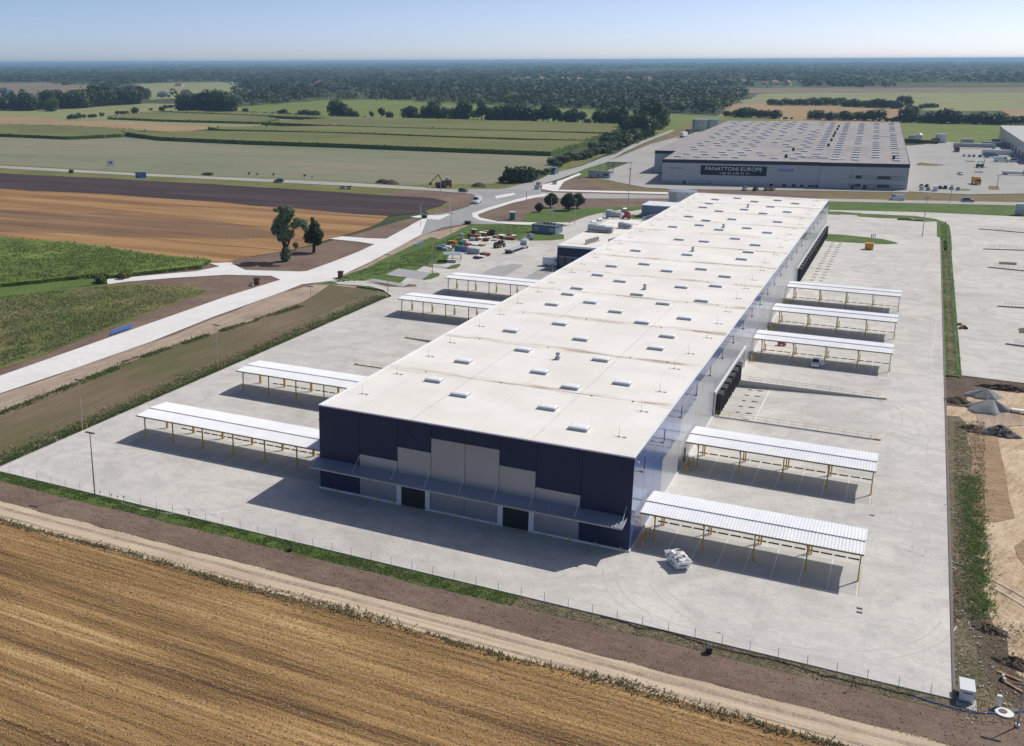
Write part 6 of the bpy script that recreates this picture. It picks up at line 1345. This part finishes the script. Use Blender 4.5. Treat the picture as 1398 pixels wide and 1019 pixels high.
# ---------------------------------------------------------------- near objects
def skip():
    o = thing('rubble_skip', 'white skip heaped with plaster rubble near the front right corner', 'skip', (5.85, -.75, 0), math.atan2(2.06, -1.56)+.0)
    mb = MB(); L0, L1, W0, W1, h = 1.05, 1.5, .66, .8, 1.02
    b = [(-L0, -W0), (L0, -W0), (L0, W0), (-L0, W0)]; t = [(-L1, -W1), (L1, -W1), (L1, W1), (-L1, W1)]
    mb.face([(x, y, .12) for x, y in b[::-1]])
    for i in range(4): j = (i+1) % 4; mb.face([(*b[i], .12), (*b[j], .12), (*t[j], h), (*t[i], h)]); mb.face([(t[j][0]*.95, t[j][1]*.94, h), (b[j][0]*.95, b[j][1]*.94, .2), (b[i][0]*.95, b[i][1]*.94, .2), (t[i][0]*.95, t[i][1]*.94, h)]); mb.face([(*t[i], h), (*t[j], h), (t[j][0]*.95, t[j][1]*.94, h), (t[i][0]*.95, t[i][1]*.94, h)])
    for x in (-.7, .7): mb.box(x-.08, x+.08, -.5, .5, 0, .12)
    mb.build('tub', M['white'], o)
    mb = MB(); [mb.tube((x, s*(W0+(W1-W0)*.6+.03), .62), (x, s*(W0+(W1-W0)*.6+.14), .62), .05, n=8) for x in (-.7, .7) for s in (-1, 1)]; mb.box(-L1-.03, L1+.03, -W1-.03, -W1+.02, h-.1, h+.01); mb.box(-L1-.03, L1+.03, W1-.02, W1+.03, h-.1, h+.01); mb.build('rim_rail', M['portacabin'], o)
    mb = MB(); mb.face([(-.75, W0+.077, .48), (.2, W0+.077, .48), (.2, W0+.105, .62), (-.75, W0+.105, .62)]); mb.face([(-L0-.245, -.4, .52), (-L0-.245, .35, .52), (-L0-.31, .35, .64), (-L0-.31, -.4, .64)]); mb.build('lettering', M['letterdark'], o)
    rr = random.Random(2)
    for k in range(70):
        mb = MB(); x, y = rr.uniform(-1.2, 1.2), rr.uniform(-.55, .55); z = .82+.5*(1-(x/1.4)**2)*(1-(y/.8)**2)*rr.uniform(.6, 1.1); s = rr.uniform(.14, .3); n0 = len(mb.v)
        mb.box(-s, s, -s*.8, s*.8, -s*.6, s*.5); mb.v = [(a+rr.uniform(-.06, .06), b+rr.uniform(-.06, .06), c+rr.uniform(-.06, .06)) for a, b, c in mb.v]
        q = mb.build('rubble_piece', M['rubbish' if rr.random() < .93 else 'brown'], o); q.location = (x, y, z); q.rotation_euler = (rr.uniform(-.6, .6), rr.uniform(-.6, .6), rr.uniform(0, 6))
    o.scale = (1.12, 1.2, 1.15)
skip()
o = thing('box_trailer', 'small white box trailer beside the near right yard corner', 'trailer', (34.75, -14.75, -.03), .02)
mb = MB(); mb.box(-.6, .6, -1.05, 1.05, .22, 1.28); mb.build('box', M['carwhite'], o); mb = MB(); mb.box(-.63, .63, -1.08, 1.08, 1.28, 1.33); mb.build('roof', M['carwhite'], o)
mb = MB(); mb.box(-.35, .4, -1.07, -1.05, .96, 1.06); mb.build('lettering', M['letterdark'], o)
mb = MB(); mb.box(-.06, .06, 1.05, 1.9, .25, .32); mb.build('drawbar', M['darksteel'], o)
for s in (-1, 1): mb = MB(); mb.tube((s*.62, 0, .2), (s*.74, 0, .2), .2, n=12); mb.build('wheel', M['tyre'], o)
sheet('parking_paving', [(33.95, -16.6), (35.6, -16.9), (35.6, -15), (33.95, -14.2)], M['bay'], .02, False)
p = at(1362.5, 965); o = thing('cable_cabinet', 'slim white cable cabinet on the soil right of the trailer', 'cabinet', p, .1); mb = MB(); mb.box(-.17, .17, -.13, .13, .1, 1.1); mb.build('case', M['white'], o); mb = MB(); mb.box(-.2, .2, -.16, .16, 1.1, 1.16); mb.build('lid', M['white'], o); mb = MB(); mb.box(-.19, .19, -.15, .15, 0, .1); mb.build('plinth', M['kerb'], o)
p = at(1371, 974); o = thing('manhole', 'pale concrete manhole ring with blue pipe ends', 'manhole', (p.x, p.y, -.03)); mb = MB(); mb.tube((0, 0, 0), (0, 0, .14), .75, n=20); mb.build('slab', M['line'], o); mb = MB(); mb.tube((-.1, .1, .14), (-.1, .1, .2), .34, n=16); mb.build('cover', M['kerb_dark'], o)
def path_tube(name, label, cat, pts, rad, mat, z=.05, n=6, sub=5, wob=.06, seed=0, group=None):
    rr = random.Random(seed); P = [at(*q) for q in pts]; mb = MB(); Q = []
    for a, b in zip(P, P[1:]):
        for k in range(sub): Q.append(a.lerp(b, k/sub)+Vector((rr.uniform(-wob, wob), rr.uniform(-wob, wob), 0)))
    Q.append(P[-1])
    for a, b in zip(Q, Q[1:]): mb.tube((a.x, a.y, z), (b.x, b.y, z), rad, n=n)
    return tag(mb.build(name, M[mat]), label, cat, group)
path_tube('blue_pipe', 'blue pipe running past the white trailer to the right edge', 'pipe', [(1245, 949), (1262, 956), (1296, 966), (1315, 971), (1340, 974), (1357, 974.5), (1375, 973), (1410, 970)], .055, 'blue', .04)
path_tube('black_hose', 'long black hose along the near right yard edge', 'hose', [(818, 842), (845, 848), (870, 858), (905, 861), (930, 870), (970, 883), (1020, 894), (1080, 908), (1120, 922), (1180, 935), (1245, 950)], .05, 'black', .06, sub=6, wob=.12)
path_tube('white_hose', 'thin pale hose lying on the right side of the yard', 'hose', [(1283, 432), (1277, 441), (1275, 460), (1271, 480), (1269, 498)], .05, 'line', .03)
for k in range(5):
    a, b = at(150+k*.0, 457.5-k*1.2), at(178, 448-k*1.2); mb = MB(); mb.tube((a.x+k*.15, a.y, .12), (b.x+k*.15, b.y, .12), .13, n=8)
    tag(mb.build('blue_pipe', M['blue']), 'short blue pipe in the bundle beside the white road, %s from the front' % ordn(k), 'pipe', 'bundle of blue pipes beside the road')
for k in range(3):
    a, b = at(566, 336.5-k*.7), at(578, 332.5-k*.7); mb = MB(); mb.tube((a.x, a.y, .15), (b.x, b.y, .15), .17, n=8)
    tag(mb.build('blue_pipe', M['blue']), 'blue pipe on the dirt bank above the parking, %s from the front' % ordn(k), 'pipe', 'blue pipes on the dirt bank')
def bin_(px, py, s, h, mat, label):
    p = at(px, py); o = thing('waste_bin', label, 'bin', p, .3); mb = MB(); mb.prism([(-s*.42, -s*.42), (s*.42, -s*.42), (s*.42, s*.42), (-s*.42, s*.42)], 0, h*.85); mb.build('body', M[mat], o); mb = MB(); mb.box(-s*.5, s*.5, -s*.5, s*.5, h*.85, h); mb.build('rim', M['darksteel'], o)
bin_(967.5, 891, .62, .62, 'black', 'black box on the grass beside the black hose'); bin_(396.5, 752, .5, .35, 'darksteel', 'small dark grey box on the green verge')
bin_(351, 387.5, 1.6, 1.5, 'brown', 'dark brown shaft box on the soil triangle left of the road'); bin_(465, 379, 1.5, 1.7, 'brown', 'dark brown shaft box at the yard entrance path'); bin_(344, 389.5, .9, .5, 'rubbish', 'low white block beside the brown shaft box')
bin_(579.5, 297.5, 2.2, 1.0, 'darksteel', 'dark box beside the side road stub'); bin_(638.5, 305.5, 2.4, .9, 'black', 'flat black box at the end of the dirt bank')
for i, (x, y) in enumerate(((468, 257.6), (477, 257.8), (733, 258.5), (757, 251.5), (735, 253))): bin_(x, y, 2.4, 1.2, 'steel', ['grey box at the verge of the far road, left one', 'grey box at the verge of the far road, right one', 'grey block on the traffic island', 'grey block beside the north road', 'second grey block beside the island'][i])
p = at(1164, 941); o = thing('tripod', 'thin survey tripod behind the near right fence', 'tripod', p); [None for _ in '']
for k in range(3): a = k*2.09; mb = MB(); mb.tube((0, 0, 1.1), (.35*math.cos(a), .35*math.sin(a), 0), .02, n=5); mb.build('leg', M['darksteel'], o)
mb = MB(); mb.box(-.08, .08, -.08, .08, 1.1, 1.28); mb.build('head', M['darksteel'], o)
for i, (x, y) in enumerate(((1173.3, 831), (1173.3, 836.5), (1190.5, 704))): p = at(x, y); mb = MB(); mb.box(-.28, .28, -.2, .2, 0, .012); mb.box(-.2, .2, -.12, .12, .012, .016); tag(mb.build('drain_grate', M['darksteel'], loc=p), ['near drain grate of the pair right of the first canopy', 'far drain grate of the pair right of the first canopy', 'single drain grate right of the second canopy'][i], 'drain grate', 'drain grates in the right yard')
# yellow bin, red machine
o = thing('yellow_container', 'yellow box container by the grass island on the right yard', 'container', (14.2, 234.2, 0), .05); mb = MB(); mb.box(-1.2, 1.2, -.9, .9, .1, 1.9); mb.build('body', M['yellow'], o); mb = MB(); mb.box(-1.05, 1.05, -.93, -.9, .3, 1.7); mb.build('front_panel', M['orange'], o); mb = MB(); mb.box(-1.25, 1.25, -.95, .95, 1.9, 2.0); mb.build('lid', M['orange'], o)
p = at(1067, 472); o = thing('ride_on_sweeper', 'small red ride-on sweeper under the third right canopy', 'sweeper', p, .2); mb = MB(); mb.box(-.8, .4, -.45, .45, .3, .8); mb.box(.4, .8, -.4, .4, .25, .55); mb.build('body', M['red'], o); mb = MB(); mb.box(-.4, 0, -.25, .25, .8, .95); mb.box(-.45, -.35, -.25, .25, .95, 1.3); mb.build('seat', M['black'], o); mb = MB(); mb.tube((.35, 0, .6), (.15, 0, 1.1), .03, n=5); mb.tube((.15, -.15, 1.1), (.15, .15, 1.1), .03, n=5); mb.build('steering_column', M['darksteel'], o); wheels(o, 1.6, 1.0, .22, (-.5, .5), .12)
# heaps on the waste ground
def heap(px, py, hw_px, h_px, mat, label, seed, rag=.12, name='gravel_heap', n=40, rings=14, asp=.8):
    p = at(px, py); d = (p-CAM).dot(FW)/FPX; R_ = hw_px*d; Hh2 = h_px*d*1.05; rr = random.Random(seed); mb = MB()
    ph = [rr.uniform(0, 6.28) for _ in range(4)]
    for j in range(rings+1):
        t = j/rings
        for i in range(n):
            a = 6.283*i/n; w = 1+.2*math.sin(2*a+ph[0])+.13*math.sin(3*a+ph[1])+(.09*math.sin(5*a+ph[2])+.06*math.sin(9*a+ph[3]))*(1-t*.5); q = R_*w*(1-t)
            z = Hh2*(1-(1-t)**1.25)*(1+.12*math.sin(3*a+ph[2])*(1-t))+rr.uniform(-1, 1)*rag*Hh2*(0 if j in (0,) else 1)*.4
            mb.v.append((q*math.cos(a)+R_*.22*t*math.cos(ph[0])+rr.uniform(-1, 1)*rag*R_*.15, asp*q*math.sin(a)+rr.uniform(-1, 1)*rag*R_*.15, max(-.2, z) if j else -.2))
    for j in range(rings):
        for i in range(n): k = (i+1) % n; mb.f.append((j*n+i, j*n+k, (j+1)*n+k, (j+1)*n+i)); mb.m.append(0)
    return tag(mb.build(name, M[mat], loc=(p.x, p.y, -.1), smooth=True), label, 'heap', 'heaps on the waste ground')
heap(1343, 541, 20, 11, 'gravel', 'farther grey gravel heap right of the yard', 1, .06)
heap(1347, 559, 27, 15, 'gravel', 'nearer and larger grey gravel heap right of the yard', 2, .06)
heap(1364, 592, 22, 12, 'rubble', 'dark broken rubble heap below the gravel heaps', 3, .28, 'rubble_heap')
heap(1306, 548, 16, 7, 'topsoil', 'dark topsoil mound against the yard kerb', 4, .25, 'soil_heap')
heap(1330, 586, 19, 6, 'topsoil', 'low dark soil mound left of the rubble heap', 5, .4, 'soil_heap')
heap(1373, 530, 40, 5, 'topsoil', 'long dark soil ridge under the neighbour yard edge', 6, .4, 'soil_heap', asp=.25)
heap(1352, 860, 20, 8, 'topsoil', 'dark soil mound beside the green weeds', 7, .4, 'soil_heap')
heap(1385, 905, 24, 9, 'topsoil', 'dark soil mound at the right edge', 8, .4, 'soil_heap')
rr = random.Random(5)
S2 = MB()
for _ in range(170):
    if rr.random() < .5: p = at(rr.uniform(1302, 1345), rr.uniform(600, 900))
    else: p = at(rr.uniform(1302, 1396), rr.uniform(850, 990))
    s = rr.uniform(.03, .1); S2.box(-s, s, -s*.8, s*.8, -.1, s*.7, 0, rr.uniform(0, 3), (p.x, p.y))
tag(S2.build('scattered_stones', M['kerb']), 'pale stones scattered over the waste ground', 'stones', None, 'stuff')
S2 = MB()
for _ in range(700):
    x = rr.uniform(-85, 36); y = rr.uniform(-23, -18.3); s = rr.uniform(.015, .05); S2.box(-s, s, -s, s, -.06, s*.5, 0, rr.uniform(0, 3), (x, y))
tag(S2.build('soil_clods', M['soil']), 'small clods on the bare soil strip', 'clods', None, 'stuff')
p = at(1392, 563); mb = MB(); mb.box(-1.2, 1.6, -.5, .5, .2, .45); tag(mb.build('concrete_slab', M['line'], loc=p), 'pale concrete slab lying at the right edge below the gravel', 'slab')
for i, (x, y, l, a) in enumerate(((1379, 924, 1.0, -.5), (1373, 922, .7, -.4), (1383, 938, 1.1, -.7))): p = at(x, y); mb = MB(); mb.box(-l, l, -.1, .1, .0, .1); tag(mb.build('wooden_plank', M['wood'], loc=p, rz=a), ['broad plank beside the rubbish on the soil', 'short plank left of the broad one', 'long thin plank below the rubbish'][i], 'plank', 'planks on the soil')
for i, (x, y) in enumerate(((1367, 928), (1371, 930), (1369, 925))): p = at(x, y); mb = MB(); mb.tube((0, 0, 0), (0, 0, .3), .2, .12, n=7); tag(mb.build('rubbish_bag', M['darksteel' if i == 0 else 'rubbish'], loc=p), ['black rubbish bag beside the planks', 'white bag right of the black bag', 'white bag behind the black bag'][i], 'bag', 'bags on the soil')
# neighbour yard ramps and bits
for i, (a, b) in enumerate((((1336, 313), (1410, 319)), ((1342.4, 340.4), (1410, 342.6)), ((1348.6, 365.3), (1410, 371.4)), ((1361.8, 418.6), (1410, 421.5)), ((1373, 470), (1410, 475)))):
    A, B = at(*a), at(*b); L = (B-A).length; o = thing('ramp_wall', 'railed ramp wall in the neighbour yard, %s from the back' % ordn(i), 'retaining wall', A, math.atan2(B.y-A.y, B.x-A.x), 'ramp walls in the neighbour yard')
    mb = MB(); mb.xprism([(0, -.1), (L, -.1), (L, .2), (0, .2)], -.2, .2); mb.build('wall_body', M['kerb_dark'], o)
    mb = MB(); n = 8
    for k in range(n+1): mb.tube((1.5+(L-1.6)*k/n, 0, .2), (1.5+(L-1.6)*k/n, 0, 1.3), .03, n=4)
    for z in (.75, 1.3): mb.tube((1.5, 0, z), (L, 0, z), .03, n=4)
    mb.build('railing', M['steel'], o)
for L in ([(1364, 357.5), (1388, 359), (1388, 362), (1364, 361)], [(1390, 449), (1398, 448), (1410, 449), (1410, 455), (1392, 455)]): csheet('soil_patch', L, 'topsoil', .03)
for i, (x, y, m) in enumerate(((1310, 444, 'wood'), (1312, 449, 'brown'), (1318, 449, 'darksteel'), (1316, 447, 'wood'))): p = at(x, y); mb = MB(); mb.box(-.5, .5, -.3, .3, 0, .35); mb.box(-.3, .3, -.2, .2, .35, .5); tag(mb.build('debris', M[m], loc=p, rz=i), ['timber scrap, leftmost of the debris on the neighbour yard', 'brown scrap in the debris on the neighbour yard', 'dark scrap, rightmost of the debris on the neighbour yard', 'timber scrap in the middle of the neighbour yard debris'][i], 'debris', 'debris on the neighbour yard')
p = at(1392, 293); crate('transformer', 'pale transformer kiosk on the verge at the right edge', 'kiosk', (p.x, p.y, 0), 0, 3, 2.4, 4, 'portacabin')
# ---------------------------------------------------------------- houses
def house(px, py, s, label, roof='rooftile', rz=0., wall='housewall'):
    p = at(px, py); f = s*(p-CAM).dot(FW)/FPX; L, Wd, h = f*.5, f*.36, f*.24; o = thing('house', label, 'house', (p.x, p.y, -.2), rz, 'small houses between the far woods')
    mb = MB(); mb.box(-L, L, -Wd, Wd, 0, h); mb.build('wall', M[wall], o)
    mb = MB(); e = 1.12; mb.v += [(-L*e, -Wd*e, h), (L*e, -Wd*e, h), (L*e, Wd*e, h), (-L*e, Wd*e, h), (-L*.6, 0, h*2.2), (L*.6, 0, h*2.2)]
    for q in ((0, 1, 5, 4), (2, 3, 4, 5), (1, 2, 5), (3, 0, 4), (3, 2, 1, 0)): mb.f.append(q); mb.m.append(0)
    rf = mb.build('roof', M[roof], o); mb = MB(); mb.box(L*.1, L*.22, Wd*.1, Wd*.3, h*1.7, h*2.5); mb.build('chimney', M[wall], rf)
    for sx in (-.55, .1, .55): mb = MB(); mb.box(sx*L-.1*L, sx*L+.1*L, -Wd-.04*f*.1, -Wd, h*.35, h*.75); mb.build('window', M['glass'], o)
V = [(757, 109.5, 7), (768, 110, 8), (776, 109.7, 6), (789, 110, 8), (798, 110, 6), (720, 108, 6), (738, 108.5, 8), (857, 110, 9), (878, 110, 7), (886, 110, 8), (943, 112.5, 10), (958, 112, 7), (994, 112, 9), (1014, 113, 9), (1043, 115, 8), (1057, 115.5, 11), (1075, 116.5, 12), (1094, 113.5, 6), (708, 109, 5)]
for i, (x, y, s) in enumerate(sorted(V)): house(x, y, s, 'small far house with red roof, %s from the left of the village row' % ordn(i), rz=(i*.7) % 1.5)
house(254, 130, 14, 'white house with dark red roof between the left woods', 'rooftile_dark', .5); house(245, 117.5, 10, 'long yellowish barn above the white house', 'fieldtan', .1)
house(6, 127, 13, 'grey blue house at the far left edge', 'roofdark', .3, 'bluegrey'); house(95, 128, 8, 'small grey house beside the left wood', 'roofdark', .6, 'bluegrey'); house(182, 125, 9, 'pale grey house left of the white house', 'portacabin', .3); house(222, 132, 13, 'blue grey house between trees left of the white house', 'roofdark', .9, 'bluegrey')
house(316, 115, 5, 'tiny white house deep in the left wood', 'portacabin'); house(438, 117, 13, 'long pale building in front of the middle wood', 'rooftile', .1); house(782, 133.5, 6, 'tiny white shed deep in the middle wood', 'whitebright'); house(771, 131.5, 4, 'tiny white hut left of the white shed', 'whitebright'); house(574, 124, 5, 'tiny white hut in the wood behind the tree line', 'whitebright')
for i, (x, y, h) in enumerate(((50, 87, 7), (135, 87, 4), (161, 87.5, 4), (257.5, 87, 7), (398, 86, 5), (567, 86, 5), (604.5, 86, 6), (979, 84, 5))):
    p = at(x, 93); hh = min(60, pxh(x, 93, h+93-y)); mb = MB(); mb.tube((0, 0, 0), (0, 0, hh), 1.0, .8, n=5); tag(mb.build('mast', M['steel'], loc=p), 'thin mast on the horizon, %s from the left' % ordn(i), 'mast', 'masts on the horizon')
# low wooded rises on the skyline
for i, (x0, x1, h) in enumerate(((5, 130, 3), (795, 880, 2.6), (130, 600, 1.4), (1100, 1400, 1.6), (600, 1000, 1.2))):
    mb = MB(); A, B = at(x0, 88.5), at(x1, 88.2); n = 40; D = (A-CAM).dot(FW)/FPX; nn = Vector((-(B-A).y, (B-A).x, 0)).normalized()*1500; rr = random.Random(i)
    top = [min(60, D*h*math.sin(math.pi*k/n)**.4*rr.uniform(.8, 1.1)) for k in range(n+1)]
    for k in range(n):
        a, b = A.lerp(B, k/n), A.lerp(B, (k+1)/n)
        mb.face([a-nn, b-nn, (b.x, b.y, top[k+1]), (a.x, a.y, top[k])]); mb.face([(a.x, a.y, top[k]), (b.x, b.y, top[k+1]), b+nn, a+nn])
    tag(mb.build('hills', M['forestfloor']), kind='structure')
# ---------------------------------------------------------------- haze
hm = bpy.data.materials.new('haze'); hm.use_nodes = True; N = hm.node_tree.nodes; N.clear()
pv = N.new('ShaderNodeVolumePrincipled'); ou = N.new('ShaderNodeOutputMaterial'); hm.node_tree.links.new(pv.outputs[0], ou.inputs['Volume'])
pv.inputs['Color'].default_value = (.46, .74, 1, 1); pv.inputs['Density'].default_value = 9.5e-5; pv.inputs['Anisotropy'].default_value = .1
RH = R0+1000
mb = MB(); mb.box(-RH, RH, -RH, RH, -2.3, 64.0); hz = mb.build('haze', hm); hz['kind'] = 'stuff'; hz['label'] = 'thin blue haze over the whole plain'
